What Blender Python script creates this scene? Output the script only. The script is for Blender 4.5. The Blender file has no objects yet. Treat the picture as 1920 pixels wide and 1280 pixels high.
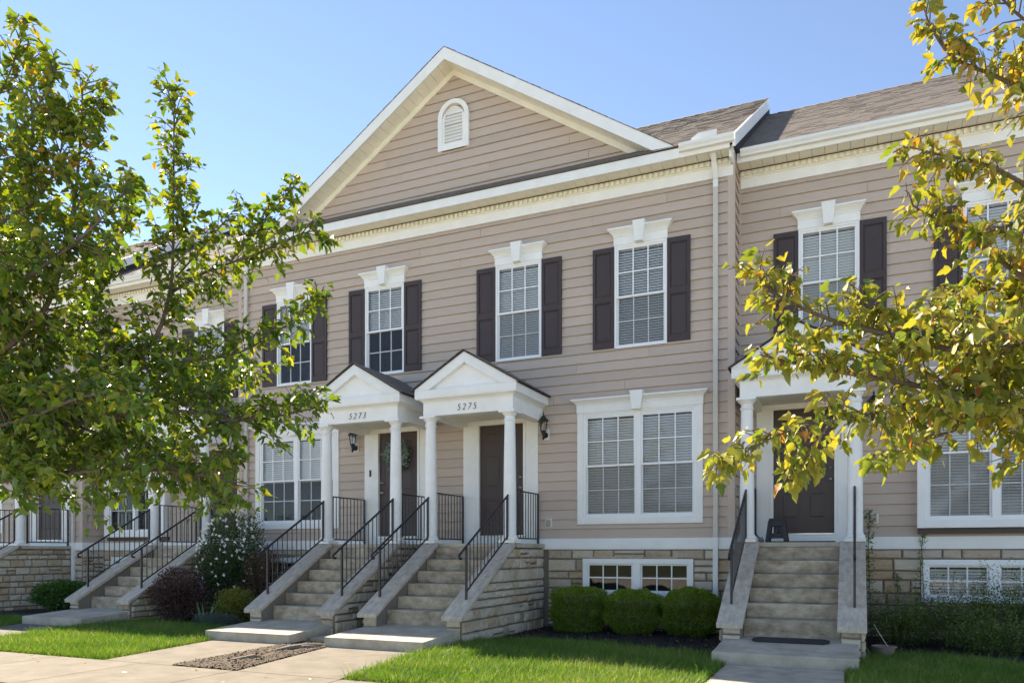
import bpy, math, random
import numpy as np
from mathutils import Vector
R = math.radians
random.seed(7); rng = np.random.default_rng(7)
scene = bpy.context.scene
C = scene.collection

# ------------------------------------------------------------------ camera
CAM = (7.38, -13.48, 1.4); YAW = R(24.1); FPX = 1438.0; HY = 1035.0
cd = bpy.data.cameras.new('camera'); cam = bpy.data.objects.new('camera', cd); C.objects.link(cam)
cam.location = CAM; cam.rotation_euler = (R(90), 0, YAW)
cd.sensor_width = 36; cd.lens = 36 * FPX / 1920; cd.shift_y = (HY - 640) / 1920
cd.clip_start = 0.1; cd.clip_end = 3000
scene.camera = cam
# ------------------------------------------------------------------ sky, sun, exposure
SUN_AZ = R(-64); SUN_EL = R(41)          # azimuth from +Y (behind the houses) towards -X
w = bpy.data.worlds.new('World'); scene.world = w; w.use_nodes = True
nt = w.node_tree; bg = nt.nodes['Background']
sky = nt.nodes.new('ShaderNodeTexSky'); sky.sky_type = 'NISHITA'; sky.sun_disc = False
sky.sun_elevation = SUN_EL; sky.sun_rotation = SUN_AZ
sky.air_density = 0.6; sky.dust_density = 0.0; sky.ozone_density = 2.0; sky.altitude = 200
nt.links.new(sky.outputs[0], bg.inputs[0]); bg.inputs[1].default_value = 0.088
sl = bpy.data.lights.new('sun', 'SUN'); sl.energy = 4.0; sl.angle = R(0.55); sl.color = (1, .93, .82)
sun = bpy.data.objects.new('sun', sl); C.objects.link(sun)
sd = Vector((math.sin(SUN_AZ) * math.cos(SUN_EL), math.cos(SUN_AZ) * math.cos(SUN_EL), math.sin(SUN_EL)))
sun.rotation_euler = sd.to_track_quat('Z', 'Y').to_euler(); sun.location = (-20, 10, 30)
vs = scene.view_settings; vs.view_transform = 'Standard'; vs.look = 'None'; vs.gamma = 1; vs.exposure = 2.05
vs.use_curve_mapping = False
vs.use_white_balance = True; vs.white_balance_temperature = 7600; vs.white_balance_tint = 10   # camera white balance set for open shade

# pixel of the 1920x1280 photograph -> direction, then a point on a known plane or at a chosen depth
def _ray(x, y):
    u = (x - 960) / FPX; v = (HY - y) / FPX
    return Vector((-math.sin(YAW) + u * math.cos(YAW), math.cos(YAW) + u * math.sin(YAW), v))
def gz(x, y, z=0.0):
    r = _ray(x, y); t = (z - CAM[2]) / r.z; return (CAM[0] + t * r.x, CAM[1] + t * r.y)
def at(x, y, d): return Vector(CAM) + d * _ray(x, y)

# ------------------------------------------------------------------ materials
MATS = {}
def mat(name, col, rough=.6, var=.0, obj_var=.0, nscale=8., bump=.0, bscale=40., stretch=(1, 1, 1), col2=None, spec=.5, metal=0., n2=None):
    if name in MATS: return MATS[name]
    m = bpy.data.materials.new(name); m.use_nodes = True; MATS[name] = m
    t = m.node_tree; b = t.nodes['Principled BSDF']; b.inputs['Roughness'].default_value = rough
    b.inputs['Metallic'].default_value = metal; b.inputs['Specular IOR Level'].default_value = spec
    geo = t.nodes.new('ShaderNodeNewGeometry'); mp = t.nodes.new('ShaderNodeMapping'); mp.inputs['Scale'].default_value = stretch
    t.links.new(geo.outputs['Position'], mp.inputs['Vector'])
    no = t.nodes.new('ShaderNodeTexNoise'); no.inputs['Scale'].default_value = nscale; no.inputs['Detail'].default_value = 6; no.inputs['Roughness'].default_value = .65
    t.links.new(mp.outputs[0], no.inputs['Vector'])
    mx = t.nodes.new('ShaderNodeMix'); mx.data_type = 'RGBA'
    c2 = col2 if col2 else tuple(c * (1 - var) for c in col)
    c1 = col if col2 else tuple(min(1, c * (1 + var)) for c in col)
    mx.inputs[6].default_value = (*c2, 1); mx.inputs[7].default_value = (*c1, 1)
    rp = t.nodes.new('ShaderNodeMapRange'); rp.inputs[1].default_value = .32; rp.inputs[2].default_value = .68
    t.links.new(no.outputs[0], rp.inputs[0]); t.links.new(rp.outputs[0], mx.inputs[0])
    out = mx.outputs[2]
    if obj_var:
        oi = t.nodes.new('ShaderNodeObjectInfo'); hs = t.nodes.new('ShaderNodeHueSaturation')
        mr = t.nodes.new('ShaderNodeMapRange'); mr.inputs[3].default_value = 1 - obj_var; mr.inputs[4].default_value = 1 + obj_var
        t.links.new(oi.outputs['Random'], mr.inputs[0]); t.links.new(mr.outputs[0], hs.inputs['Value']); t.links.new(out, hs.inputs['Color']); out = hs.outputs[0]
    t.links.new(out, b.inputs['Base Color'])
    if bump:
        nb = t.nodes.new('ShaderNodeTexNoise'); nb.inputs['Scale'].default_value = bscale; nb.inputs['Detail'].default_value = 5
        t.links.new(mp.outputs[0], nb.inputs['Vector'])
        bp = t.nodes.new('ShaderNodeBump'); bp.inputs['Strength'].default_value = bump; bp.inputs['Distance'].default_value = .01
        t.links.new(nb.outputs[0], bp.inputs['Height']); t.links.new(bp.outputs[0], b.inputs['Normal'])
    return m
def ramp_mat(name, stops, rough=.8, bump=.5, bscale=30., nmix=.35, src='obj', trans=0., spec=.4, nscale=14.):
    """colour picked from a ramp by the object's random number ('obj') or the per-leaf 'tint' attribute"""
    m = bpy.data.materials.new(name); m.use_nodes = True; MATS[name] = m
    t = m.node_tree; b = t.nodes['Principled BSDF']; b.inputs['Roughness'].default_value = rough; b.inputs['Specular IOR Level'].default_value = spec
    geo = t.nodes.new('ShaderNodeNewGeometry')
    no = t.nodes.new('ShaderNodeTexNoise'); no.inputs['Scale'].default_value = nscale; no.inputs['Detail'].default_value = 7; no.inputs['Roughness'].default_value = .7
    t.links.new(geo.outputs['Position'], no.inputs['Vector'])
    if src == 'obj': s = t.nodes.new('ShaderNodeObjectInfo').outputs['Random']
    else:
        a = t.nodes.new('ShaderNodeAttribute'); a.attribute_name = 'tint'; s = a.outputs['Fac']
    ad = t.nodes.new('ShaderNodeMath'); ad.operation = 'MULTIPLY_ADD'
    sb = t.nodes.new('ShaderNodeMath'); sb.operation = 'SUBTRACT'; sb.inputs[1].default_value = .5
    t.links.new(no.outputs[0], sb.inputs[0]); t.links.new(sb.outputs[0], ad.inputs[0]); ad.inputs[1].default_value = nmix * 2; t.links.new(s, ad.inputs[2])
    cr = t.nodes.new('ShaderNodeValToRGB'); e = cr.color_ramp.elements
    while len(e) < len(stops): e.new(.5)
    for i, (p, c) in enumerate(stops): e[i].position = p; e[i].color = (*c, 1)
    t.links.new(ad.outputs[0], cr.inputs[0]); t.links.new(cr.outputs[0], b.inputs['Base Color'])
    if bump:
        nb = t.nodes.new('ShaderNodeTexNoise'); nb.inputs['Scale'].default_value = bscale; nb.inputs['Detail'].default_value = 6
        t.links.new(geo.outputs['Position'], nb.inputs['Vector'])
        bp = t.nodes.new('ShaderNodeBump'); bp.inputs['Strength'].default_value = bump; bp.inputs['Distance'].default_value = .015
        t.links.new(nb.outputs[0], bp.inputs['Height']); t.links.new(bp.outputs[0], b.inputs['Normal'])
    if trans:
        tr = t.nodes.new('ShaderNodeBsdfTranslucent'); ms = t.nodes.new('ShaderNodeMixShader'); ms.inputs[0].default_value = trans
        hs = t.nodes.new('ShaderNodeHueSaturation'); hs.inputs['Value'].default_value = 1.5; hs.inputs['Saturation'].default_value = 1.1
        t.links.new(cr.outputs[0], hs.inputs['Color']); t.links.new(hs.outputs[0], tr.inputs[0])
        t.links.new(b.outputs[0], ms.inputs[1]); t.links.new(tr.outputs[0], ms.inputs[2]); t.links.new(ms.outputs[0], t.nodes['Material Output'].inputs[0])
    return m
SIDING = mat('siding', (.525, .425, .355), .7, .07, .05, 3., .25, 30., (1.2, 1.2, 22), spec=.2)
TRIM = mat('white_trim', (.88, .88, .85), .5, .0, .02, 2.5, .12, 50., col2=(.80, .79, .755))
CREAM = mat('cream_soffit', (.82, .79, .68), .55, .05, 0, 4.)
VINYL = mat('window_vinyl', (.86, .86, .85), .35, .02)
SHUT = mat('plum_shutter', (.052, .034, .034), .6, .08, .04, 6., .15, 90.)
DOOR = mat('brown_door', (.06, .04, .036), .5, .1, 0, 4., .1, 60., (1, 1, .15))
IRON = mat('black_iron', (.012, .013, .022), .38, .2, 0, 20., .1, 120.)
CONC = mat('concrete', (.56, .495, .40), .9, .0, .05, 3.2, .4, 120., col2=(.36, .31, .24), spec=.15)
STEP = mat('step_concrete', (.56, .475, .365), .9, .0, .08, 4.5, .6, 130., (1, 1, 1.6), col2=(.24, .19, .135), spec=.15)
COPE = mat('coping_stone', (.60, .52, .43), .92, .0, .06, 9., .5, 90., (1.6, .6, 1), col2=(.38, .325, .265), spec=.1)
WALK = mat('pavement', (.195, .178, .155), .92, .0, .06, 2.6, .3, 160., col2=(.135, .122, .104), spec=.15)
MORTAR = mat('mortar', (.20, .17, .14), .95, .15, 0, 20., .5, 80.)
SHIN = mat('shingle', (.205, .178, .163), .95, .0, 0, 9., .5, 60., col2=(.135, .116, .107))
DARKSH = mat('shingle_edge', (.035, .032, .033), .9, .2)
GUT = mat('gutter_white', (.80, .80, .77), .35, .04, 0, 3.)
DSP = mat('downspout_tan', (.58, .53, .47), .45, .05, 0, 3.)
CORN = mat('corner_post_tan', (.52, .415, .34), .5, .04, 0, 3.)
BLIND = mat('blind_slat', (.90, .90, .89), .5, .02)
ROOM = mat('room_dark', (.03, .03, .035), .9, .3, 0, 3.)
BLACK = mat('black_plastic', (.012, .012, .014), .45, .2, 0, 30.)
RUB = mat('black_rubber', (.016, .017, .022), .7, .3, 0, 30., .4, 200.)
METAL = mat('satin_nickel', (.62, .60, .56), .3, .03, 0, 5., metal=1.)
PLATE = mat('cover_plastic', (.72, .70, .64), .5, .05)
CLEARP = mat('cover_grey', (.34, .31, .24), .3, .25, 0, 20.)
SOIL = mat('soil_green', (.05, .085, .02), .95, .0, 0, 3., .5, 60., col2=(.09, .085, .04))
MULCH = mat('dark_mulch', (.045, .036, .034), .95, .0, 0, 40., .8, 90., col2=(.014, .011, .012))
WOODCH = mat('grey_mulch', (.15, .115, .085), .95, .0, 0, 45., .8, 90., col2=(.045, .034, .026))
ROOT = mat('root_bark', (.20, .165, .14), .9, .25, 0, 30., .6, 60.)
BARK = mat('bark', (.11, .085, .065), .9, .3, 0, 14., .6, 50., (1, 1, .3))
BOUNCE_CONC = mat('bounce_concrete', (.50, .465, .41), .9, .1, 0, 20., .4, 150.)  # paled so the unseen paving throws more sunlight at the house fronts
POT = mat('taupe_pot', (.22, .17, .145), .6, .1, 0, 12.)
STONE = ramp_mat('rock_face_stone', [(0, (.32, .24, .165)), (.22, (.50, .41, .30)), (.5, (.60, .52, .41)), (.75, (.52, .455, .375)), (1, (.48, .34, .21))], .9, .7, 45., .32)
def glass_mat():
    m = bpy.data.materials.new('window_glass'); m.use_nodes = True; t = m.node_tree
    for n in list(t.nodes):
        if n.type == 'BSDF_PRINCIPLED': t.nodes.remove(n)
    tr = t.nodes.new('ShaderNodeBsdfTransparent'); tr.inputs[0].default_value = (.95, .965, .97, 1)
    gl = t.nodes.new('ShaderNodeBsdfGlossy'); gl.inputs['Roughness'].default_value = .015
    fr = t.nodes.new('ShaderNodeFresnel'); fr.inputs[0].default_value = 1.6
    ms = t.nodes.new('ShaderNodeMixShader'); t.links.new(fr.outputs[0], ms.inputs[0]); t.links.new(tr.outputs[0], ms.inputs[1]); t.links.new(gl.outputs[0], ms.inputs[2])
    t.links.new(ms.outputs[0], t.nodes['Material Output'].inputs[0]); return m
GLASS = glass_mat()
def screen_mat():
    m = bpy.data.materials.new('insect_mesh'); m.use_nodes = True; t = m.node_tree; b = t.nodes['Principled BSDF']
    b.inputs['Base Color'].default_value = (.05, .052, .06, 1); b.inputs['Roughness'].default_value = .6
    tr = t.nodes.new('ShaderNodeBsdfTransparent'); ms = t.nodes.new('ShaderNodeMixShader'); ms.inputs[0].default_value = .24
    t.links.new(tr.outputs[0], ms.inputs[1]); t.links.new(b.outputs[0], ms.inputs[2]); t.links.new(ms.outputs[0], t.nodes['Material Output'].inputs[0]); return m
SCREEN = screen_mat()

# ------------------------------------------------------------------ mesh helpers
class MB:
    def __init__(s): s.v = []; s.f = []
    def add(s, vs, fs):
        o = len(s.v); s.v += [tuple(v) for v in vs]; s.f += [tuple(i + o for i in f) for f in fs]; return s
    def hexa(s, b, t):   # bottom 4 and top 4 corners, ccw from above
        return s.add(list(b) + list(t), [(3, 2, 1, 0), (4, 5, 6, 7), (0, 1, 5, 4), (1, 2, 6, 5), (2, 3, 7, 6), (3, 0, 4, 7)])
    def box(s, x0, x1, y0, y1, z0, z1):
        return s.hexa([(x0, y0, z0), (x1, y0, z0), (x1, y1, z0), (x0, y1, z0)], [(x0, y0, z1), (x1, y0, z1), (x1, y1, z1), (x0, y1, z1)])
    def frus(s, b, z0, t, z1):  # b,t = (x0,x1,y0,y1)
        return s.hexa([(b[0], b[2], z0), (b[1], b[2], z0), (b[1], b[3], z0), (b[0], b[3], z0)], [(t[0], t[2], z1), (t[1], t[2], z1), (t[1], t[3], z1), (t[0], t[3], z1)])
    def prism(s, pts, f):    # polygon pts (2d, ccw) ; f(a,b,k) gives a 3d point for side k=0/1
        n = len(pts); vs = [f(a, b, 0) for a, b in pts] + [f(a, b, 1) for a, b in pts]
        return s.add(vs, [tuple(range(n))[::-1], tuple(range(n, 2 * n))] + [(i, (i + 1) % n, n + (i + 1) % n, n + i) for i in range(n)])
    def tube(s, path, rad, n=6, cap=True):
        path = [Vector(p) for p in path]; rs = rad if isinstance(rad, (list, tuple)) else [rad] * len(path)
        vs = []; prev = None
        for i, p in enumerate(path):
            t = (path[min(i + 1, len(path) - 1)] - path[max(i - 1, 0)]).normalized()
            if prev is None:
                a = Vector((0, 0, 1)) if abs(t.z) < .9 else Vector((1, 0, 0)); u = t.cross(a).normalized()
            else: u = (prev - t * prev.dot(t)).normalized()
            prev = u; v = t.cross(u)
            for k in range(n):
                an = 2 * math.pi * (k + .5) / n; vs.append(p + rs[i] * (math.cos(an) * u + math.sin(an) * v))
        fs = []
        for i in range(len(path) - 1):
            for k in range(n): fs.append((i * n + k, i * n + (k + 1) % n, (i + 1) * n + (k + 1) % n, (i + 1) * n + k))
        if cap: fs += [tuple(range(n))[::-1], tuple(range((len(path) - 1) * n, len(path) * n))]
        return s.add(vs, fs)
    def lathe(s, prof, cx, cy, n=20):
        vs = [(cx + r * math.cos(2 * math.pi * k / n), cy + r * math.sin(2 * math.pi * k / n), z) for r, z in prof for k in range(n)]
        fs = [(i * n + k, i * n + (k + 1) % n, (i + 1) * n + (k + 1) % n, (i + 1) * n + k) for i in range(len(prof) - 1) for k in range(n)]
        fs += [tuple(range(n))[::-1], tuple(range((len(prof) - 1) * n, len(prof) * n))]
        return s.add(vs, fs)
    def build(s, name, m, parent=None, bevel=0., smooth=False, kind=None, label=None):
        me = bpy.data.meshes.new(name); me.from_pydata(s.v, [], s.f); me.update()
        if smooth: me.shade_smooth()
        me.materials.append(m); return link(name, me, parent, bevel, kind, label)
def link(name, me, parent=None, bevel=0., kind=None, label=None):
    o = bpy.data.objects.new(name, me); C.objects.link(o)
    if parent is not None:
        o.parent = parent
        if parent.type == 'EMPTY': o.location = -parent.location
    if bevel:
        b = o.modifiers.new('bevel', 'BEVEL'); b.width = bevel; b.segments = 2; b.limit_method = 'ANGLE'
    if kind: o['kind'] = kind
    if label: o['label'] = label
    return o
def thing(name, label, cat, loc, group=None):
    o = bpy.data.objects.new(name, None); C.objects.link(o); o.location = loc; o.empty_display_size = .2
    o['label'] = label; o['category'] = cat
    if group: o['group'] = group
    return o
def tag(o, label, cat, group=None):
    o['label'] = label; o['category'] = cat
    if group: o['group'] = group
    return o
def box(name, m, parent, *a, bevel=0., **k): return MB().box(*a).build(name, m, parent, bevel, **k)
def np_mesh(name, V, F, m, tint=None):
    """V (n,3) float, F (k,3) int triangles"""
    me = bpy.data.meshes.new(name); V = np.asarray(V, np.float32); F = np.asarray(F, np.int32)
    me.vertices.add(len(V)); me.vertices.foreach_set('co', V.ravel())
    me.loops.add(F.size); me.loops.foreach_set('vertex_index', F.ravel())
    me.polygons.add(len(F)); me.polygons.foreach_set('loop_start', np.arange(0, F.size, 3, dtype=np.int32)); me.polygons.foreach_set('loop_total', np.full(len(F), 3, np.int32))
    if tint is not None:
        a = me.attributes.new('tint', 'FLOAT', 'POINT'); a.data.foreach_set('value', np.asarray(tint, np.float32))
    me.update(calc_edges=True); me.validate(); me.materials.append(m); return me

# ------------------------------------------------------------------ siding planks and stones
def front(yf): return lambda u, d, z: (u, yf - d, z)          # a wall that faces -Y; d = how far proud
def sideR(xf): return lambda u, d, z: (xf + d, u, z)          # a wall that faces +X
def cut(a, b, holes):
    segs = [(a, b)]
    for h0, h1 in holes:
        n = []
        for s0, s1 in segs:
            if h1 <= s0 or h0 >= s1: n.append((s0, s1)); continue
            if h0 > s0: n.append((s0, h0))
            if h1 < s1: n.append((h1, s1))
        segs = n
    return [s for s in segs if s[1] - s[0] > .015]
def plank(parent, f, ul0, ur0, ul1, ur1, z0, z1, db=.034, dt=.012):
    """lap board: proud lip at the bottom, top edge stepped back so the board above leaves an open groove"""
    g = min(.013, (z1 - z0) * .3); zg = z1 - g; k = (zg - z0) / (z1 - z0); ul, ur = ul0 + (ul1 - ul0) * k, ur0 + (ur1 - ur0) * k
    prof = [(0, z0, ul0, ur0), (db, z0, ul0, ur0), (db - .001, z0 + .012, ul0, ur0), (dt, zg, ul, ur), (.001, zg, ul, ur), (.001, z1, ul1, ur1), (0, z1, ul1, ur1)]
    n = len(prof); vs = [f(p[2], p[0], p[1]) for p in prof] + [f(p[3], p[0], p[1]) for p in prof]
    fs = [(i, n + i, n + (i + 1) % n, (i + 1) % n)[::-1] for i in range(n)] + [tuple(range(n)), tuple(range(2 * n - 1, n - 1, -1))]
    MB().add(vs, fs).build('siding_plank', SIDING, parent)
def siding(parent, f, u0, u1, z0, z1, holes=(), ex=.179, gable=None, maxlen=3.66):
    """holes (u0,u1,z0,z1); gable = (centre, z at centre, slope) clips the courses to a triangle"""
    n = math.ceil((z1 - z0) / ex - 1e-6); off = 0
    for i in range(n):
        a = z0 + i * ex; b = min(a + ex, z1)
        if b - a < .02: continue
        if gable:
            c, zc, s = gable; l0, l1 = (zc - a) / s, max((zc - b) / s, .0)
            if l0 < .05: continue
            segs = [(c - l0, c + l0)]
        else:
            segs = cut(u0, u1, [(h[0], h[1]) for h in holes if h[2] < b - .001 and h[3] > a + .001])
            for h in holes:
                if h[2] < b - .001 and h[3] > a + .001:
                    if h[2] > a + .015: plank(parent, f, h[0], h[1], h[0], h[1], a, h[2])
                    if h[3] < b - .015:
                        k = (h[3] - a) / ex; plank(parent, f, h[0], h[1], h[0], h[1], h[3], b, .034 - .022 * k)
        for s0, s1 in segs:
            js = [s0]; off = (off + 1.37) % maxlen
            x = s0 + (off if s1 - s0 > 2.2 else 99)
            while x < s1 - .5:
                if x - js[-1] > .4: js.append(x)
                x += maxlen
            js.append(s1)
            for j in range(len(js) - 1):
                p, q = js[j] + (.0025 if j else 0), js[j + 1] - (.0025 if j < len(js) - 2 else 0)
                p1, q1 = p, q
                if gable:
                    if j == 0: p1 = min(c - l1, q)
                    if j == len(js) - 2: q1 = max(c + l1, p)
                    p1 = min(p1, q); q1 = max(q1, p1)
                plank(parent, f, p, q, p1, q1, a, b, .034 + (.004 if j % 2 else 0), .012 + (.003 if j % 2 else 0))
def clip_poly(poly, n, d):   # keep points with n.p <= d
    out = []
    for i in range(len(poly)):
        a, b = poly[i], poly[(i + 1) % len(poly)]
        da, db = n[0] * a[0] + n[1] * a[1] - d, n[0] * b[0] + n[1] * b[1] - d
        if da <= 0: out.append(a)
        if da * db < 0:
            t = da / (da - db); out.append((a[0] + t * (b[0] - a[0]), a[1] + t * (b[1] - a[1])))
    return out
def stone(parent, f, poly, depth, name='stone'):
    if len(poly) < 3: return
    cx = sum(p[0] for p in poly) / len(poly); cz = sum(p[1] for p in poly) / len(poly)
    ww = max(p[0] for p in poly) - min(p[0] for p in poly); hh = max(p[1] for p in poly) - min(p[1] for p in poly)
    if ww < .035 or hh < .03: return
    ring = []
    for i in range(len(poly)):
        a, b = poly[i], poly[(i + 1) % len(poly)]; ln = math.dist(a, b)
        ring.append(a)
        if ln > .11:
            k = 2 if ln > .28 else 1
            for j in range(1, k + 1): ring.append((a[0] + (b[0] - a[0]) * j / (k + 1), a[1] + (b[1] - a[1]) * j / (k + 1)))
    n = len(ring); g = .008; U = random.uniform
    def ins(p, k): return (p[0] + (cx - p[0]) * k, p[1] + (cz - p[1]) * k)
    def inset(p, e):
        dx, dz = cx - p[0], cz - p[1]
        return (p[0] + max(-e, min(e, dx)), p[1] + max(-e, min(e, dz)))
    vs = []
    for p in ring: q = inset(p, g); vs.append(f(q[0], -.03, q[1]))
    for p in ring: q = inset(p, g + U(.0, .007)); vs.append(f(q[0], depth * U(.25, .5), q[1]))
    for p in ring: q = inset(p, min(.03, hh * .25) * U(.7, 1.2)); vs.append(f(q[0] + U(-.006, .006), depth * U(.75, 1.25), q[1] + U(-.006, .006)))
    vs.append(f(cx + U(-.02, .02), depth * U(.8, 1.35), cz))
    fs = []
    for r in (0, 1):
        for i in range(n): fs.append((r * n + i, r * n + (i + 1) % n, (r + 1) * n + (i + 1) % n, (r + 1) * n + i))
    for i in range(n): fs.append((2 * n + i, 2 * n + (i + 1) % n, 3 * n))
    MB().add(vs, fs).build(name, STONE, parent)
def stonework(parent, f, u0, u1, z0, z1, holes=(), planes=(), depth=.035, big=1., lens=(.18, .52)):
    z = z1                                # courses are laid out downwards from the sill line
    while z > z0 + .03:
        h = random.choice([.10, .13, .145, .16, .19, .115]) * big
        if z - h < z0 + .06: h = z - z0
        a, b = z - h, z
        segs = cut(u0, u1, [(q[0], q[1]) for q in holes if q[2] < b - .01 and q[3] > a + .01])
        for q in holes:
            if q[2] < b - .01 and q[3] > a + .01:
                if q[2] > a + .03: segs.append((q[0], q[1], a, q[2]))
                if q[3] < b - .03: segs.append((q[0], q[1], q[3], b))
        for sg in segs:
            s0, s1 = sg[0], sg[1]; za, zb = (sg[2], sg[3]) if len(sg) == 4 else (a, b)
            x = s0
            while x < s1 - .005:
                l = random.uniform(*lens) * (1.15 if h < .13 else 1) * big
                if s1 - x - l < .13: l = s1 - x
                if l > .62: l = l / 2
                pieces = [(za, zb)]
                if zb - za > .155 and random.random() < .22: m_ = za + (zb - za) * random.uniform(.4, .6); pieces = [(za, m_), (m_, zb)]
                for pa, pb in pieces:
                    poly = [(x, pa), (x + l, pa), (x + l, pb), (x, pb)]
                    for (nx, nz, d) in planes: poly = clip_poly(poly, (nx, nz), d) if len(poly) > 2 else []
                    stone(parent, f, poly, depth)
                x += l
        z -= h
def backing(name, m, parent, f, u0, u1, z0, z1, holes, t=.15):
    """a wall sheet with real openings"""
    mb = MB(); us = sorted({u0, u1, *[max(u0, min(u1, h[0])) for h in holes], *[max(u0, min(u1, h[1])) for h in holes]})
    for a, b in zip(us, us[1:]):
        if b - a < 1e-4: continue
        for s0, s1 in cut(z0, z1, [(h[2], h[3]) for h in holes if h[0] < b - 1e-4 and h[1] > a + 1e-4]):
            p = [f(a, -t, s0), f(b, -t, s0), f(b, 0, s0), f(a, 0, s0)]; q = [f(a, -t, s1), f(b, -t, s1), f(b, 0, s1), f(a, 0, s1)]
            mb.add(p + q, [(0, 1, 2, 3), (7, 6, 5, 4), (0, 4, 5, 1), (1, 5, 6, 2), (2, 6, 7, 3), (3, 7, 4, 0)])
    return mb.build(name, m, parent)

# ------------------------------------------------------------------ windows, shutters, doors
def blinds(parent, x0, x1, y, z0, z1, step=.047, tilt=.55):
    mb = MB(); z = z1 - .03
    mb.box(x0, x1, y - .015, y + .025, z1 - .03, z1)
    tilt += random.uniform(-.16, .08)
    c, s = math.cos(tilt) * .023, math.sin(tilt) * .023
    while z > z0 + .02:
        z -= step
        mb.hexa([(x0, y - c, z - s), (x1, y - c, z - s), (x1, y + c, z + s), (x0, y + c, z + s)], [(x0, y - c, z - s + .003), (x1, y - c, z - s + .003), (x1, y + c, z + s + .003), (x0, y + c, z + s + .003)])
    mb.box(x0, x1, y - .02, y + .02, z0, z0 + .02)
    for x in (x0 + .12, x1 - .12): mb.box(x - .002, x + .002, y - .026, y - .024, z0, z1)
    mb.build('blind', BLIND, parent, kind='stuff')
def sash(win, x0, x1, z0, z1, yo, cols, rows, rail=.035):
    m = MB(); m.box(x0, x0 + rail, yo, yo + .03, z0, z1).box(x1 - rail, x1, yo, yo + .03, z0, z1)
    m.box(x0 + rail, x1 - rail, yo, yo + .03, z0, z0 + rail).box(x0 + rail, x1 - rail, yo, yo + .03, z1 - rail, z1)
    m.build('sash', VINYL, win, bevel=.003)
    gx0, gx1, gz0, gz1 = x0 + rail, x1 - rail, z0 + rail, z1 - rail
    MB().add([(gx0, yo + .014, gz0), (gx1, yo + .014, gz0), (gx1, yo + .014, gz1), (gx0, yo + .014, gz1)], [(0, 1, 2, 3)]).build('pane', GLASS, win)
    for i in range(1, cols): x = gx0 + (gx1 - gx0) * i / cols; box('muntin', VINYL, win, x - .011, x + .011, yo + .003, yo + .0125, gz0, gz1)
    for i in range(1, rows):
        z = gz0 + (gz1 - gz0) * i / rows; box('muntin', VINYL, win, gx0, gx1, yo + .0035, yo + .012, z - .011, z + .011)
    return gx0, gx1, gz0, gz1
def casing(house, name, x0, x1, z0, z1, yf, fr=.04, proud=.05, mulls=(), m=None):
    mb = MB().box(x0, x0 + fr, yf - proud, yf + .09, z0, z1).box(x1 - fr, x1, yf - proud, yf + .09, z0, z1)
    mb.box(x0 + fr, x1 - fr, yf - proud, yf + .09, z0, z0 + fr).box(x0 + fr, x1 - fr, yf - proud, yf + .09, z1 - fr, z1)
    for a, b in mulls: mb.box(a, b, yf - proud + .004, yf + .09, z0 + fr, z1 - fr)
    return mb.build(name, m or VINYL, house, bevel=.004)
def recess(win, x0, x1, z0, z1, yf):
    y0, y1 = yf + .13, yf + .75
    MB().add([(x0, y0, z0), (x1, y0, z0), (x1, y0, z1), (x0, y0, z1), (x0, y1, z0), (x1, y1, z0), (x1, y1, z1), (x0, y1, z1)],
             [(4, 5, 6, 7), (0, 1, 5, 4), (3, 7, 6, 2), (0, 4, 7, 3), (1, 2, 6, 5)]).build('room_recess', ROOM, win)
def header(house, x0, x1, z, yf, h=.29, keyw=.2, proud=.05):
    """flared window head with a keystone, x0..x1 = width of the window it sits on"""
    xc = (x0 + x1) / 2; h1 = h * .52
    mb = MB().box(x0 - .01, x1 + .01, yf - proud - .012, yf, z, z + h1)
    b = (x0 - .01, x1 + .01, yf - proud - .02, yf); c = (x0 - .05, x1 + .05, yf - proud - .06, yf); d = (x0 - .09, x1 + .09, yf - proud - .105, yf)
    mb.frus((x0 - .02, x1 + .02, yf - proud - .025, yf), z + h1, (x0 - .02, x1 + .02, yf - proud - .025, yf), z + h1 + .02)
    mb.frus(b, z + h1 + .02, c, z + h1 + (h - h1) * .5); mb.frus(c, z + h1 + (h - h1) * .5, d, z + h - .03)
    mb.box(d[0] - .008, d[1] + .008, d[2] - .008, yf, z + h - .03, z + h)
    hd = mb.build('window_header', TRIM, house, bevel=.003)
    yk = yf - proud - .125
    MB().hexa([(xc - keyw * .36, yk, z - .012), (xc + keyw * .36, yk, z - .012), (xc + keyw * .36, yf, z - .012), (xc - keyw * .36, yf, z - .012)],
              [(xc - keyw * .56, yk - .01, z + h + .07), (xc + keyw * .56, yk - .01, z + h + .07), (xc + keyw * .56, yf, z + h + .07), (xc - keyw * .56, yf, z + h + .07)]).build('keystone', TRIM, hd, bevel=.006)
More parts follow.
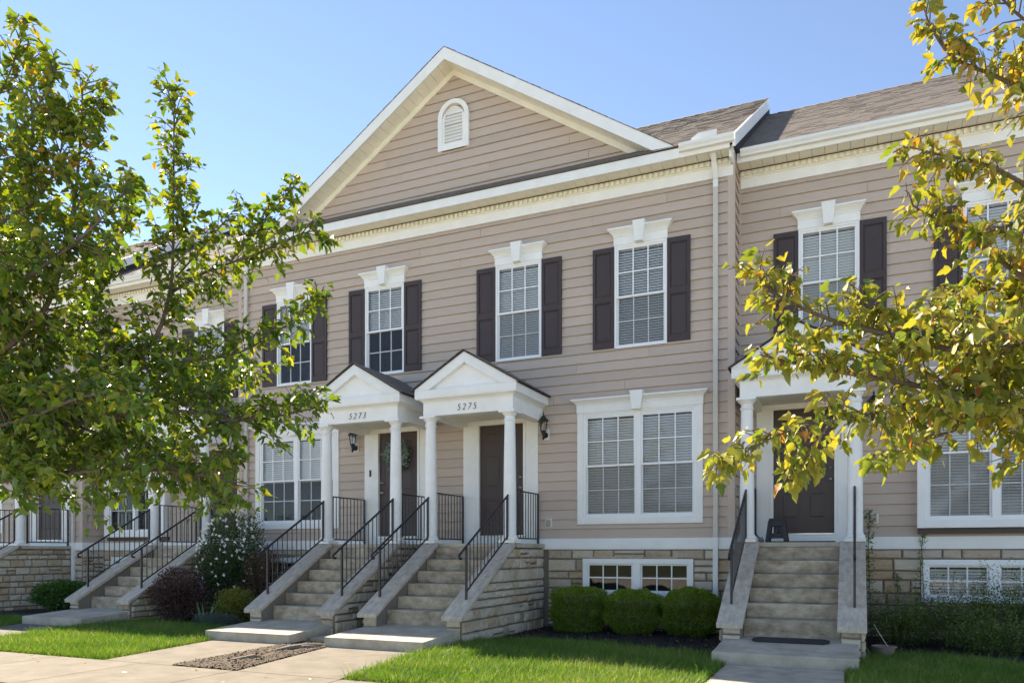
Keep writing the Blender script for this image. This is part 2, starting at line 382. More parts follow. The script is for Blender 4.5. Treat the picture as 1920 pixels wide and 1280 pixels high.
def shutter(house, x0, x1, z0, z1, yf):
    ya, yb, yc = yf - .062, yf - .045, yf - .022; st = .052; zm = z0 + (z1 - z0) * .485
    mb = MB().box(x0, x1, yb, yc, z0, z1)
    mb.box(x0, x0 + st, ya, yb, z0, z1).box(x1 - st, x1, ya, yb, z0, z1)
    for a, b in ((z0, z0 + .11), (zm - .055, zm + .055), (z1 - .09, z1)): mb.box(x0 + st, x1 - st, ya, yb, a, b)
    s = mb.build('shutter', SHUT, house, bevel=.002)
    for a, b in ((z0 + .11, zm - .055), (zm + .055, z1 - .09)):
        e = .006; k = .035
        A = (x0 + st + e, x1 - st - e, a + e, b - e); B = (A[0] + k, A[1] - k, A[2] + k, A[3] - k)
        MB().add([(A[0], yb + .001, A[2]), (A[1], yb + .001, A[2]), (A[1], yb + .001, A[3]), (A[0], yb + .001, A[3]), (B[0], ya + .002, B[2]), (B[1], ya + .002, B[2]), (B[1], ya + .002, B[3]), (B[0], ya + .002, B[3])],
                 [(4, 5, 6, 7), (0, 1, 5, 4), (1, 2, 6, 5), (2, 3, 7, 6), (3, 0, 4, 7)]).build('panel', SHUT, s)
def upper_window(house, xc, yf, bl, w=.96, z0=5.08, z1=6.93, sh=True):
    x0, x1 = xc - w / 2, xc + w / 2; win = casing(house, 'window', x0, x1, z0, z1, yf)
    zm = (z0 + z1) / 2; a, b = x0 + .04, x1 - .04
    sash(win, a, b, zm - .02, z1 - .04, yf - .035, 3, 2)
    g = sash(win, a, b, z0 + .04, zm + .015, yf + .0, 3, 2)
    MB().add([(g[0] - .01, yf - .013, g[2] - .01), (g[1] + .01, yf - .013, g[2] - .01), (g[1] + .01, yf - .013, g[3] + .01), (g[0] - .01, yf - .013, g[3] + .01)], [(0, 1, 2, 3)]).build('insect_screen', SCREEN, win)
    blinds(win, a + .01, b - .01, yf + .055, zm if bl == 'half' else z0 + .05, z1 - .05, tilt=1.25 if bl in ('half', 'shut') else 1.18)
    recess(win, x0, x1, z0, z1, yf); header(house, x0, x1, z1, yf)
    if sh:
        shutter(house, x0 - .405, x0 - .003, z0 + .02, z1 - .01, yf); shutter(house, x1 + .003, x1 + .405, z0 + .02, z1 - .01, yf)
    return (x0 + .004, x1 - .004, z0 + .004, z1 - .004)
def double_window(house, x0, x1, z0, z1, yf, bl, trim=.115, head=True):
    """wide-cased pair of double-hung windows"""
    cs = MB(); p = .045
    cs.box(x0, x0 + trim, yf - p, yf + .02, z0, z1).box(x1 - trim, x1, yf - p, yf + .02, z0, z1)
    cs.box(x0 + trim, x1 - trim, yf - p, yf + .02, z0, z0 + trim * 1.05)
    cs.box(x0 + trim, x1 - trim, yf - p, yf + .02, z1 - .03, z1)
    win = cs.build('window', TRIM, house, bevel=.004)
    a, b, c, d = x0 + trim, x1 - trim, z0 + trim * 1.05, z1 - .03; xm = (a + b) / 2
    fr = MB().box(a, a + .045, yf - .03, yf + .09, c, d).box(b - .045, b, yf - .03, yf + .09, c, d).box(xm - .05, xm + .05, yf - .034, yf + .09, c, d)
    for q0, q1 in ((a + .045, xm - .05), (xm + .05, b - .045)): fr.box(q0, q1, yf - .03, yf + .09, c, c + .04).box(q0, q1, yf - .03, yf + .09, d - .04, d)
    fr.build('window_frame', VINYL, win, bevel=.003)
    zm = (c + d) / 2
    for q0, q1 in ((a + .045, xm - .05), (xm + .05, b - .045)):
        sash(win, q0, q1, zm - .02, d - .04, yf - .02, 3, 2)
        g = sash(win, q0, q1, c + .04, zm + .015, yf + .015, 3, 2)
        MB().add([(g[0] - .01, yf + .002, g[2] - .01), (g[1] + .01, yf + .002, g[2] - .01), (g[1] + .01, yf + .002, g[3] + .01), (g[0] - .01, yf + .002, g[3] + .01)], [(0, 1, 2, 3)]).build('insect_screen', SCREEN, win)
        blinds(win, q0 + .01, q1 - .01, yf + .07, zm if bl == 'half' else c + .04, d - .04, tilt=1.25 if bl == 'half' else 1.1)
    recess(win, a, b, c, d, yf)
    if head: header(house, x0, x1, z1, yf, .25, .22, .045)
    return (x0 + .004, x1 - .004, z0 + .004, z1 - .004)
def basement_window(house, x0, x1, z0, z1, yf, bl=False):
    win = casing(house, 'basement_window', x0, x1, z0, z1, yf, .09, .055, [((x0 + x1) / 2 - .07, (x0 + x1) / 2 + .07)])
    xm = (x0 + x1) / 2
    for a, b in ((x0 + .09, xm - .07), (xm + .07, x1 - .09)):
        sash(win, a, b, z0 + .09, z1 - .09, yf - .02, 3, 2, .03)
        if bl: blinds(win, a, b, yf + .1, z0 + .1, z1 - .1, tilt=.9)
    recess(win, x0, x1, z0, z1, yf)
    return (x0 + .004, x1 - .004, z0 + .004, z1 - .004)
def door(house, x0, x1, z0, z1, tx0, tx1, ztop, yf, knob='R', storm=False):
    """white surround (tx0..tx1 up to ztop), dark six-panel door"""
    mb = MB().box(tx0, x0 - .05, yf - .035, yf, z0 - .1, ztop).box(x1 + .05, tx1, yf - .035, yf, z0 - .1, ztop).box(x0 - .05, x1 + .05, yf - .035, yf, z1 + .05, ztop)
    mb.box(x0 - .05, x0, yf - .05, yf + .06, z0, z1).box(x1, x1 + .05, yf - .05, yf + .06, z0, z1).box(x0 - .05, x1 + .05, yf - .05, yf + .06, z1, z1 + .05)
    mb.box(tx0, tx1, yf - .04, yf + .06, z0 - .14, z0)
    mb.build('door_surround', TRIM, house, bevel=.004)
    yd = yf + .012
    d = MB().box(x0, x1, yd, yd + .045, z0, z1).build('door', DOOR, house)
    box('threshold', METAL, d, x0, x1, yf - .06, yf + .02, z0, z0 + .018)
    w = x1 - x0; cw = (w - .33) / 2
    for r0, r1 in ((.115, .345), (.435, .745), (.845, .945)):
        for s in (0, 1):
            a = x0 + .11 + s * (cw + .11); b = a + cw; p, q = z0 + (z1 - z0) * r0, z0 + (z1 - z0) * r1
            m = MB()
            m.box(a, b, yd - .006, yd, p, p + .018).box(a, b, yd - .006, yd, q - .018, q).box(a, a + .018, yd - .006, yd, p + .018, q - .018).box(b - .018, b, yd - .006, yd, p + .018, q - .018)
            k = .045
            m.hexa([(a + k, yd - .0005, p + k), (b - k, yd - .0005, p + k), (b - k, yd - .0005, q - k), (a + k, yd - .0005, q - k)][::-1], [(a + k + .02, yd - .008, p + k + .02), (b - k - .02, yd - .008, p + k + .02), (b - k - .02, yd - .008, q - k - .02), (a + k + .02, yd - .008, q - k - .02)][::-1])
            m.build('panel', DOOR, d)
    kx = x1 - .07 if knob == 'R' else x0 + .07
    def ball(zc, r, nm):
        mb = MB(); pr = [(.001, 0)]
        n = 12
        vs = []; fs = []
        for i, (rr, yy) in enumerate([(r * .9, 0), (r * .9, .008), (r * .4, .012), (r * .4, .03), (r * .8, .036), (r, .05), (r * .75, .064), (r * .2, .068)]):
            for k2 in range(n): vs.append((kx + rr * math.cos(2 * math.pi * k2 / n), yd - yy, zc + rr * math.sin(2 * math.pi * k2 / n)))
            if i:
                for k2 in range(n): fs.append(((i - 1) * n + k2, i * n + k2, i * n + (k2 + 1) % n, (i - 1) * n + (k2 + 1) % n))
        fs.append(tuple(range(7 * n, 8 * n))); mb.add(vs, fs).build(nm, METAL, d, smooth=True)
    ball(z0 + .93, .03, 'door_knob'); ball(z0 + 1.13, .026, 'deadbolt')
    return (tx0 + .01, tx1 - .01, z0 - .13, ztop - .01)

# ------------------------------------------------------------------ porch and stairs
def column(house, x, y, z0, z1):
    mb = MB().box(x - .15, x + .15, y - .15, y + .15, z0, z0 + .05)
    h = z1 - z0
    mb.lathe([(.14, z0 + .05), (.145, z0 + .075), (.135, z0 + .1), (.118, z0 + .115), (.112, z0 + .14), (.111, z0 + h * .35), (.103, z0 + h * .65), (.092, z1 - .2), (.092, z1 - .185), (.105, z1 - .18), (.107, z1 - .165), (.105, z1 - .15), (.093, z1 - .145), (.093, z1 - .095), (.1, z1 - .09), (.13, z1 - .05), (.135, z1 - .04)], x, y, 28)
    mb.box(x - .15, x + .15, y - .15, y + .15, z1 - .04, z1)
    o = mb.build('column', TRIM, house); 
    for p in o.data.polygons: p.use_smooth = len(p.vertices) == 4 and p.area < .2 and abs(p.normal.z) < .98 and not (abs(abs(p.normal.x) - 1) < 1e-3 or abs(abs(p.normal.y) - 1) < 1e-3)
    return o
def porch(house, xc, yf, number=None, hw=1.0):
    """pedimented entrance hood carried on two columns; yf = wall plane"""
    yo = yf - 1.42; zb, zt = 3.86, 4.10; a = hw - .11; t = .2
    mb = MB().box(xc - a, xc + a, yo, yo + t, zb, zt).box(xc - a, xc - a + t, yo + t, yf - .04, zb, zt).box(xc + a - t, xc + a, yo + t, yf - .04, zb, zt)
    mb.build('porch_beam', TRIM, house, bevel=.003)
    box('porch_ceiling', CREAM, house, xc - a + t, xc + a - t, yo + t, yf - .04, zb + .1, zb + .13)
    m = MB()
    e0 = (xc - a - .012, xc + a + .012, yo - .012, yf - .03); e1 = (xc - a - .07, xc + a + .07, yo - .07, yf - .03); e2 = (xc - hw, xc + hw, yo - .11, yf - .03)
    m.box(e0[0], e0[1], e0[2], e0[3], zt, zt + .015); m.frus(e0, zt + .015, e1, zt + .055); m.box(*e2, zt + .055, zt + .075)
    m.box(xc - hw - .005, xc + hw + .005, yo - .115, yf - .03, zt + .075, zt + .21)
    m.build('porch_cornice', TRIM, house, bevel=.003)
    z1 = zt + .21; ap = 4.93; s = (ap - z1 - .02) / hw
    # raking boards and tympanum
    tri = [(xc - hw + .05, z1), (xc + hw - .05, z1), (xc, z1 + s * (hw - .05))]
    MB().prism(tri, lambda u, v, k: (u, yo - .03 + k * .03, v)).build('tympanum', TRIM, house)
    for sg in (-1, 1):
        th = .19
        pts = [(xc + sg * (hw + .005), z1 + .002), (xc + sg * (hw + .005), z1 + .03), (xc, ap), (xc, ap - th), (xc + sg * (hw - th / s + .03), z1 + .002)]
        if sg > 0: pts = pts[::-1]
        MB().prism(pts, lambda u, v, k: (u, yo - .115 + k * .08, v)).build('raking_board', TRIM, house, bevel=.003)
    # roof: two shingled slopes, courses as real steps
    for sg in (-1, 1):
        mb = MB(); n = 8; L = hw + .06
        for i in range(n):
            u0, u1 = L * (1 - i / n), L * (1 - (i + 1) / n) - (.03 if i < n - 1 else 0)
            f = lambda u: ap + .03 - s * u
            pts = [(xc + sg * u0, f(u0)), (xc + sg * u0, f(u0) + .014), (xc + sg * u1, f(u1) + .006), (xc + sg * u1, f(u1) - .002)]
            if sg > 0: pts = pts[::-1]
            mb.prism(pts, lambda u, v, k: (u, yo - .15 + k * (yf - .03 - yo + .15), v))
        mb.build('porch_roof_slope', SHIN, house, kind='stuff')
        L2 = hw + .055
        pts = [(xc + sg * L2, ap + .028 - s * L2), (xc, ap + .028), (xc, ap + .004), (xc + sg * L2, ap + .004 - s * L2)]
        if sg < 0: pts = pts[::-1]
        MB().prism(pts, lambda u, v, k: (u, yo - .143 + k * (yf - .035 - yo + .143), v)).build('roof_deck', DARKSH, house)
    cy = yo + .1
    for sg in (-1, 1): column(house, xc + sg * (a - .1), cy, 1.565, zb)
    if number:
        x = xc - .2
        for ch in number:
            cu = bpy.data.curves.new('digit', 'FONT'); cu.body = ch; cu.size = .168; cu.extrude = .004; cu.shear = .28; cu.space_character = 1; cu.offset = -.0035
            tmp = bpy.data.objects.new('tmp', cu); C.objects.link(tmp)
            dg = bpy.context.evaluated_depsgraph_get(); me = bpy.data.meshes.new_from_object(tmp.evaluated_get(dg)); bpy.data.objects.remove(tmp)
            V = np.array([v.co[:] for v in me.vertices]); W = np.stack([V[:, 0] * .85 + x, yo - .009 - V[:, 2], V[:, 1] + 3.925], 1)
            me.vertices.foreach_set('co', W.astype(np.float32).ravel()); me.update(); me.materials.clear(); me.materials.append(IRON)
            link('house_number_digit', me, house); x += .105
def stairs(label, xc, yf, stone_l=True, stone_r=True, lab2=None):
    """six concrete steps between stone cheek walls with sloping copings, landing and foot slab"""
    st = thing('entrance_stairs', label, 'stairs', (xc, yf - 2.2, 0))
    hw = .62; y0 = yf - 1.47; tr = .313
    for k in range(6):
        z = 1.48 - .2 * k; ya = y0 - tr * k
        yb = ya + tr + .05 if k else yf - .0
        box('step', STEP, st, xc - hw, xc + hw, ya, yb, z - (.2 if k < 5 else .34), z, bevel=.012)
    # landing slab
    box('landing', CONC, st, xc - .93, xc + .93, yf - 1.36, yf - .045, 1.482, 1.56, bevel=.01)
    ce = y0 - 1.93; zt, zb = 1.575, .44; sl = (zt - zb) / (y0 + .05 - ce)
    for sg in (-1, 1):
        x0, x1 = sorted((xc + sg * (hw - .035), xc + sg * (hw + .315)))
        ym = y0 - .95; zm = zb + sl * (ym - ce); g = .003
        for (ya, za, yb, zb_) in ((ce, zb, ym - g, zm - g * sl), (ym + g, zm + g * sl, y0 + .05, zt)):
            MB().hexa([(x0, ya, za - .07), (x1, ya, za - .07), (x1, yb, zb_ - .07), (x0, yb, zb_ - .07)], [(x0, ya, za), (x1, ya, za), (x1, yb, zb_), (x0, yb, zb_)]).build('coping', COPE, st, bevel=.008)
        # core of the cheek wall
        w0, w1 = sorted((xc + sg * (hw + .003), xc + sg * (hw + .25)))
        yc = ce + .09; zc = zb - .08 + sl * .09
        pts = [(yc, -.1), (yf - .05, -.1), (yf - .05, 1.478), (y0 + .06, 1.478), (yc, zc)]
        core = MB().prism(pts[::-1], lambda u, v, k: (w0 + k * (w1 - w0), u, v)).build('cheek_wall', MORTAR, st)
        # side landing coping
        lx0, lx1 = sorted((xc + sg * (hw + .31 - .001), xc + sg * (hw + .3)))
        if (sg > 0 and stone_r) or (sg < 0 and stone_l):
            xf = w1 if sg > 0 else w0
            f = (lambda u, d, z: (xf + d, u, z)) if sg > 0 else (lambda u, d, z: (xf - d, u, z))
            # plane: z <= zc' + sl*(u-yc)
            stonework(core, f, yc + .02, yf - .05, -.06, 1.47, planes=[(-sl, 1, (zb - .078) - sl * ce)], depth=.045, big=1.15, lens=(.14, .34))
        stonework(core, front(yc), w0, w1, -.06, zc, depth=.03)
    # foot slab, settled towards the street
    s0, s1, sa, sb = xc - .84, xc + .84, yf - 4.35, y0 - 5 * tr + .02
    MB().hexa([(s0, sa, -.06), (s1, sa, -.06), (s1, sb, -.06), (s0, sb, -.06)], [(s0, sa, .165), (s1, sa, .165), (s1, sb, .25), (s0, sb, .25)]).build('foot_slab', CONC, st, bevel=.014)
    return st, y0, ce, zb, sl
def handrail(label, x, y0, ce, zb, sl, group=None):
    """sloping iron railing standing on a coping"""
    ztop = lambda y: zb + sl * (y - ce)
    ya, yb = ce + .42, y0 + .02
    r = thing('stair_railing', label, 'railing', (x, ya, ztop(ya)), group)
    H = .80; rail = lambda y: ztop(y) + H
    for y in (ya, yb): box('post', IRON, r, x - .016, x + .016, y - .016, y + .016, ztop(y) - .02, rail(y))
    p = [(x, yb + .06, rail(yb) + .05), (x, yb, rail(yb) + .012)]
    ye = ya - .06
    p += [(x, ye, rail(ye) + .012)] + [(x, ye - .12 - .05 * math.sin(t), rail(ye - .12) - .035 + .04 * math.cos(t)) for t in [i * .5 for i in range(8)]]
    MB().tube(p, .019, 8).build('top_rail', IRON, r)
    MB().hexa([(x - .009, ya, ztop(ya) + .1), (x + .009, ya, ztop(ya) + .1), (x + .009, yb, ztop(yb) + .1), (x - .009, yb, ztop(yb) + .1)], [(x - .009, ya, ztop(ya) + .125), (x + .009, ya, ztop(ya) + .125), (x + .009, yb, ztop(yb) + .125), (x - .009, yb, ztop(yb) + .125)]).build('bottom_rail', IRON, r)
    n = 11
    for i in range(1, n + 1):
        y = ya + (yb - ya) * i / (n + 1); box('baluster', IRON, r, x - .0065, x + .0065, y - .0065, y + .0065, ztop(y) + .11, rail(y))
def guard(label, x, ya, yb, z=1.56, group=None):
    r = thing('landing_railing', label, 'railing', (x, (ya + yb) / 2, z), group)
    for y in (ya, yb): box('post', IRON, r, x - .016, x + .016, y - .016, y + .016, z, z + .93)
    box('top_rail', IRON, r, x - .02, x + .02, ya, yb, z + .925, z + .945); box('bottom_rail', IRON, r, x - .009, x + .009, ya + .016, yb - .016, z + .08, z + .105)
    n = max(3, int((yb - ya) / .11))
    for i in range(1, n): y = ya + (yb - ya) * i / n; box('baluster', IRON, r, x - .0065, x + .0065, y - .0065, y + .0065, z + .1, z + .926)

# ------------------------------------------------------------------ the houses
def cornice(house, x0, x1, yf, fascia_y, gutter=None, name=''):
    box('frieze_board', TRIM, house, x0, x1, yf - .035, yf, 7.82, 8.0, bevel=.003)
    box('bed_mould', CREAM, house, x0, x1, yf - .05, yf, 8.0, 8.125)
    mb = MB(); x = x0 + .03
    while x < x1 - .06: mb.box(x, x + .055, yf - .085, yf - .05, 8.025, 8.10); x += .1
    mb.build('dentil_moulding', CREAM, house, kind='stuff')
    mb = MB(); x = x0
    while x < x1 - .01: mb.box(x + .003, min(x + .197, x1), fascia_y, yf - .05, 8.125, 8.137); x += .2
    mb.build('soffit_panels', CREAM, house, kind='stuff')
    box('soffit_vent_slot', DARKSH, house, x0, x1, yf - .075, yf - .05, 8.119, 8.124)
    box('fascia', TRIM, house, x0, x1, fascia_y - .02, fascia_y, 8.10, 8.28, bevel=.003)
def gutter(house, x0, x1, y, z=8.17):
    pts = [(0, 0), (0, .125), (.008, .125), (.008, .01), (.07, .01), (.078, .04), (.105, .075), (.105, .118), (.118, .118), (.118, .07), (.088, .033), (.08, 0)]
    MB().prism([(y - a, z + b) for a, b in pts], lambda u, v, k: (x0 + k * (x1 - x0), u, v)).build('gutter', GUT, house)
    return
def downspout(house, x, y, ztop, zsplit=1.66, off=0.):
    w, d = .042, .032
    MB().box(x - w, x + w, y - d, y + d, zsplit, ztop - .55).build('downspout', DSP, house, bevel=.008)
    MB().box(x - w - .003, x + w + .003, y - d - .003, y + d + .003, .02, zsplit).build('downspout_boot', GUT, house, bevel=.008)
    p = [(y, ztop - .56), (y, ztop - .42), (y - .14, ztop - .2), (y - .22, ztop - .12), (y - .24, ztop)]
    mb = MB()
    for (ya, za), (yb, zb) in zip(p, p[1:]):
        mb.hexa([(x - w, ya - d, za), (x + w, ya - d, za), (x + w, ya + d, za), (x - w, ya + d, za)], [(x - w, yb - d, zb), (x + w, yb - d, zb), (x + w, yb + d, zb), (x - w, yb + d, zb)])
    mb.build('downspout_elbow', GUT, house, bevel=.006)
    for z in (2.9, 4.7, 6.3): box('pipe_strap', DSP, house, x - w - .012, x + w + .012, y - d - .004, y + d + .01, z, z + .025)
def roof_slope(house, x0, x1, y0, z0, y1, z1, name='roof', step=.143, clip=None):
    """shingle courses laid as real overlapping strips; clip(y) -> (x0,x1) limits a course"""
    L = math.hypot(y1 - y0, z1 - z0); n = int(L / step); dy, dz = (y1 - y0) / L, (z1 - z0) / L; ny, nz = -dz, dy
    mb = MB()
    for i in range(n + 1):
        s0 = i * step; s1 = min(L, s0 + step + .02)
        if s1 - s0 < .02: continue
        ya, za, yb, zb = y0 + dy * s0, z0 + dz * s0, y0 + dy * s1, z0 + dz * s1
        a, b = (x0, x1) if clip is None else clip((ya + yb) / 2)
        if b - a < .02: continue
        x = a - random.uniform(0, .3)
        while x < b:
            xa, xb = max(a, x), min(b, x + random.choice([.16, .2, .3, .33])); x = xb + 1e-4 if xb < b else b
            if xb - xa < .01: continue
            t = random.choice([.009, .010, .013])
            mb.add([(xa, ya, za), (xb, ya, za), (xb, ya + ny * t, za + nz * t), (xa, ya + ny * t, za + nz * t), (xa, yb + ny * .003, zb + nz * .003), (xb, yb + ny * .003, zb + nz * .003)],
                   [(0, 1, 2, 3), (3, 2, 5, 4), (0, 3, 4), (1, 5, 2)])
    return mb.build(name, SHIN, house, kind='stuff')
RY = 5.0; SL = .645
def roof(house, x0, x1, ye, ze=8.30):
    """gable roof with its ridge along X: deck, two shingled slopes and ridge caps"""
    zr = ze + SL * (RY - ye); yb = RY + (RY - ye)
    pts = [(ye, ze - .03), (yb, ze - .03), (RY, zr - .03)]
    MB().prism(pts, lambda u, v, k: (x0 + .01 + k * (x1 - x0 - .02), u, v)).build('roof_deck', DARKSH, house)
    roof_slope(house, x0, x1, ye, ze, RY, zr)
    roof_slope(house, x0, x1, yb, ze, RY, zr, step=.5)
    mb = MB(); x = x0
    while x < x1 - .02:
        q = min(x + .3, x1)
        mb.add([(x, RY - .13, zr - .06), (q, RY - .13, zr - .072), (q, RY, zr + .012), (x, RY, zr + .026), (x, RY + .13, zr - .06), (q, RY + .13, zr - .072)], [(0, 1, 2, 3), (3, 2, 5, 4)]); x += .27
    mb.build('ridge_cap', SHIN, house, kind='stuff')
    return zr
def shell(house, x0, x1, yf, holes_up, holes_lo, zs=(1.455, 1.657)):
    backing('wall', CORN, house, front(yf), x0, x1, zs[1] - .02, 8.3, holes_up)
    backing('foundation', MORTAR, house, front(yf - .0), x0, x1, -.2, zs[1] - .02, holes_lo)
    # closed body behind the facade
    MB().add([(x0, yf + .8, -.2), (x1, yf + .8, -.2), (x1, 10.2, -.2), (x0, 10.2, -.2), (x0, yf + .8, 8.26), (x1, yf + .8, 8.26), (x1, 10.2, 8.26), (x0, 10.2, 8.26)],
             [(0, 1, 5, 4), (1, 2, 6, 5), (2, 3, 7, 6), (3, 0, 4, 7)]).build('rear_wall', CORN, house)
    for x in (x0, x1 - .02): box('end_wall', CORN, house, x + .002, x + .018, yf + .15, yf + .8, -.2, 8.26)
    box('skirt_board', TRIM, house, x0 + .001, x1 - .001, yf - .045, yf - .0005, zs[0], zs[1], bevel=.003)

HW = 5.486
# --- the pair with the big front gable (5273 and 5275)
mid = thing('townhouse', 'tan townhouse pair under the big front gable with arched vent, doors 5273 and 5275', 'townhouse', (0, 5, 0), 'row of townhouses')
hu = []
for xc, bl in ((-3.88, 'half'), (-1.53, 'half'), (1.50, 'open'), (3.88, 'open')): hu.append(upper_window(mid, xc, 0, bl))
hu.append(double_window(mid, 2.69, 4.98, 1.915, 3.96, 0, 'open')); hu.append(double_window(mid, -4.98, -2.69, 1.915, 3.96, 0, 'half'))
hu.append(door(mid, .66, 1.60, 1.71, 3.87, .31, 1.90, 4.1, 0, 'R')); hu.append(door(mid, -1.68, -.74, 1.71, 3.87, -2.03, -.52, 4.1, 0, 'L'))
hl = [basement_window(mid, 2.797, 4.818, .60, 1.285, 0), basement_window(mid, -4.818, -2.797, .60, 1.285, 0)]
shell(mid, -HW, HW, 0, hu, hl)
siding(mid, front(0), -HW + .09, HW - .09, 1.657, 7.82, hu)
stonework(mid, front(-.005), -HW, -2.2, -.05, 1.45, hl, big=1.2); stonework(mid, front(-.005), 2.1, HW, -.05, 1.45, hl, big=1.2)
for x in (-HW, HW - .095): box('corner_board', CORN, mid, x, x + .095, -.03, -.0005, 1.658, 7.98, bevel=.003)
siding(mid, sideR(HW), .0, .6, 1.657, 8.2); box('corner_board', CORN, mid, HW + .0005, HW + .028, -.03, .07, 1.658, 8.2, bevel=.003)
box('inside_corner_post', CORN, mid, HW + .001, HW + .05, .545, .598, 1.658, 8.0)
stonework(mid, sideR(HW), 0, .6, -.05, 1.45); box('skirt_board', TRIM, mid, HW + .0005, HW + .045, -.044, .56, 1.456, 1.656)
backing('side_wall', CORN, mid, sideR(HW - .002), 0.001, .8, -.2, 8.3, [], .1)
cornice(mid, -HW, HW, 0, -.40)
gutter(mid, 4.66, HW + .08, -.42); gutter(mid, -HW - .08, -4.46, -.42)
downspout(mid, 5.20, -.065, 8.2); downspout(mid, -5.22, -.065, 8.2)
zr = roof(mid, -HW - .08, HW + .08, -.44)
# rakes: white board, step flashing over the lower neighbouring roof
def rakes(house, ends):
    for sx, xw in ends:
        X = lambda d: xw + sx * d
        pts = [(-.46, 8.30), (-.46, 8.08), (RY, zr - .25), (RY, zr + .0)]
        MB().prism(pts, lambda u, v, k: (X(.05 + k * .045), u, v)).build('rake_board', TRIM, house)
        gw = [(-.3, 8.0), (.4, 8.0), (RY, zr - .55), (RY, zr - .1), (-.3, 8.2)]
        MB().prism(gw, lambda u, v, k: (X(-.03 + k * .04), u, v)).build('end_gable_wall', TRIM, house)
        y = .35
        while y < RY - .2:
            z = 8.30 + SL * (y + .44) - .40
            box('step_flashing', DARKSH, house, *sorted((X(.012), X(.03))), y, y + .09, z - .06, z + .10); y += .19
rakes(mid, ((1, HW), (-1, -HW)))
# front gable
AP = 11.2; GS = .648; gy = -.42; GX = .10
gx = lambda z: (AP - z) / GS
pts = [(GX - 4.35, 8.35), (GX + 4.35, 8.35), (GX, 8.35 + 4.35 * GS - .12)]
MB().prism(pts, lambda u, v, k: (u, k * .12 + .0, v)).build('gable_wall', CORN, mid)
vent_hole = None
siding(mid, front(0), 0, 0, 8.46, 10.95, gable=(GX, 10.97, GS))
box('pent_apron', DARKSH, mid, -4.1, 4.3, -.045, -.0, 8.42, 8.455)
MB().prism([(-.44, 8.28), (-.44, 8.295), (0, 8.43), (0, 8.28)], lambda u, v, k: (-4.4 + k * 9.0, u, v)).build('pent_roof', SHIN, mid)
for sg in (-1, 1):
    xe = 4.72; f = lambda x: AP - GS * x
    def slab(name, m, top, bot, ya, yb, x_in=0., x_out=xe, zmin=8.283, **k):
        p = [(GX + sg * x_in, f(x_in) - bot), (GX + sg * x_out, f(x_out) - bot), (GX + sg * x_out, f(x_out) - top), (GX + sg * x_in, f(x_in) - top)]
        p = clip_poly(p, (0, -1), -zmin)
        if sg < 0: p = p[::-1]
        return MB().prism(p, lambda u, v, k_: (u, ya + k_ * (yb - ya), v)).build(name, m, mid, **k)
    slab('rake_fascia', TRIM, .002, .235, gy - .02, gy)
    slab('rake_frieze', CREAM, .20, .33, -.05, -.0, x_out=4.35, zmin=8.44)
    slab('gable_roof_deck', DARKSH, .001, .03, gy + .001, .3)
    # vented soffit of the rake in short panels
    mb = MB(); x = -.003
    while x < 4.15:
        a, b = x + .003, min(x + .165, 4.15)
        p = [(GX + sg * a, f(a) - .215), (GX + sg * b, f(b) - .215), (GX + sg * b, f(b) - .20), (GX + sg * a, f(a) - .20)]
        if sg < 0: p = p[::-1]
        mb.prism(p, lambda u, v, k: (u, gy + .001 + k * (-.05 - gy), v)); x += .168
    mb.build('rake_soffit_panels', CREAM, mid, kind='stuff')
    # shingled slope running back into the main roof
    mb = MB(); n = 36; Ls = 4.56
    for i in range(n):
        u0 = Ls * (1 - i / n); u1 = max(0, Ls * (1 - (i + 1) / n) - .02)
        zz = f(u0); yback = max(-.2, (zz - 8.30) / SL - .44) + .25
        p = [(GX + sg * u0, f(u0) + .0), (GX + sg * u1, f(u1) + .0), (GX + sg * u1, f(u1) + .006), (GX + sg * u0, f(u0) + .013)]
        if sg < 0: p = p[::-1]
        y = gy - .03
        while y < yback:
            ye_ = min(yback, y + random.choice([.2, .3, .33])); dz = random.choice([0, .003, .007])
            mb.prism([(a_, b_ + (dz if j in (2, 3) else 0)) for j, (a_, b_) in enumerate(p)] if sg > 0 else [(a_, b_ + (dz if j in (0, 1) else 0)) for j, (a_, b_) in enumerate(p)], lambda u, v, k: (u, y + k * (ye_ - y), v)); y = ye_ + .0005
    mb.build('gable_roof_slope', SHIN, mid, kind='stuff')
# arched louvre vent
arch = lambda w, h, n=14: [(-w, 0), (w, 0)] + [(w * math.cos(t), h - w + w * math.sin(t)) for t in [math.pi * i / n for i in range(n + 1)]]
xv, zv = .10, 9.40
def arch_ring(w0, w1, h0, h1, z_in, ya, yb):
    A = arch(w0, h0); B = arch(w1, h1); n = len(A); mb = MB()
    vs = [(xv + a, y, zv + b) for y in (ya, yb) for a, b in A] + [(xv + a, y, zv + z_in + b) for y in (ya, yb) for a, b in B]
    fs = []
    for i in range(n):
        j = (i + 1) % n; fs += [(i, j, 2 * n + j, 2 * n + i)[::-1], (i, n + i, n + j, j)[::-1], (2 * n + i, 2 * n + j, 3 * n + j, 3 * n + i)[::-1]]
    return mb.add(vs, fs)
lv = arch_ring(.345, .25, .99, .80, .10, -.075, 0).build('gable_vent', TRIM, mid)
arch_ring(.26, .20, .82, .70, .145, -.06, 0).build('vent_inner_frame', TRIM, lv)
MB().prism([(xv + a, zv + .12 + b) for a, b in arch(.23, .74)], lambda u, v, k: (u, -.03 + k * .03, v)).build('vent_backing', PLATE, lv)
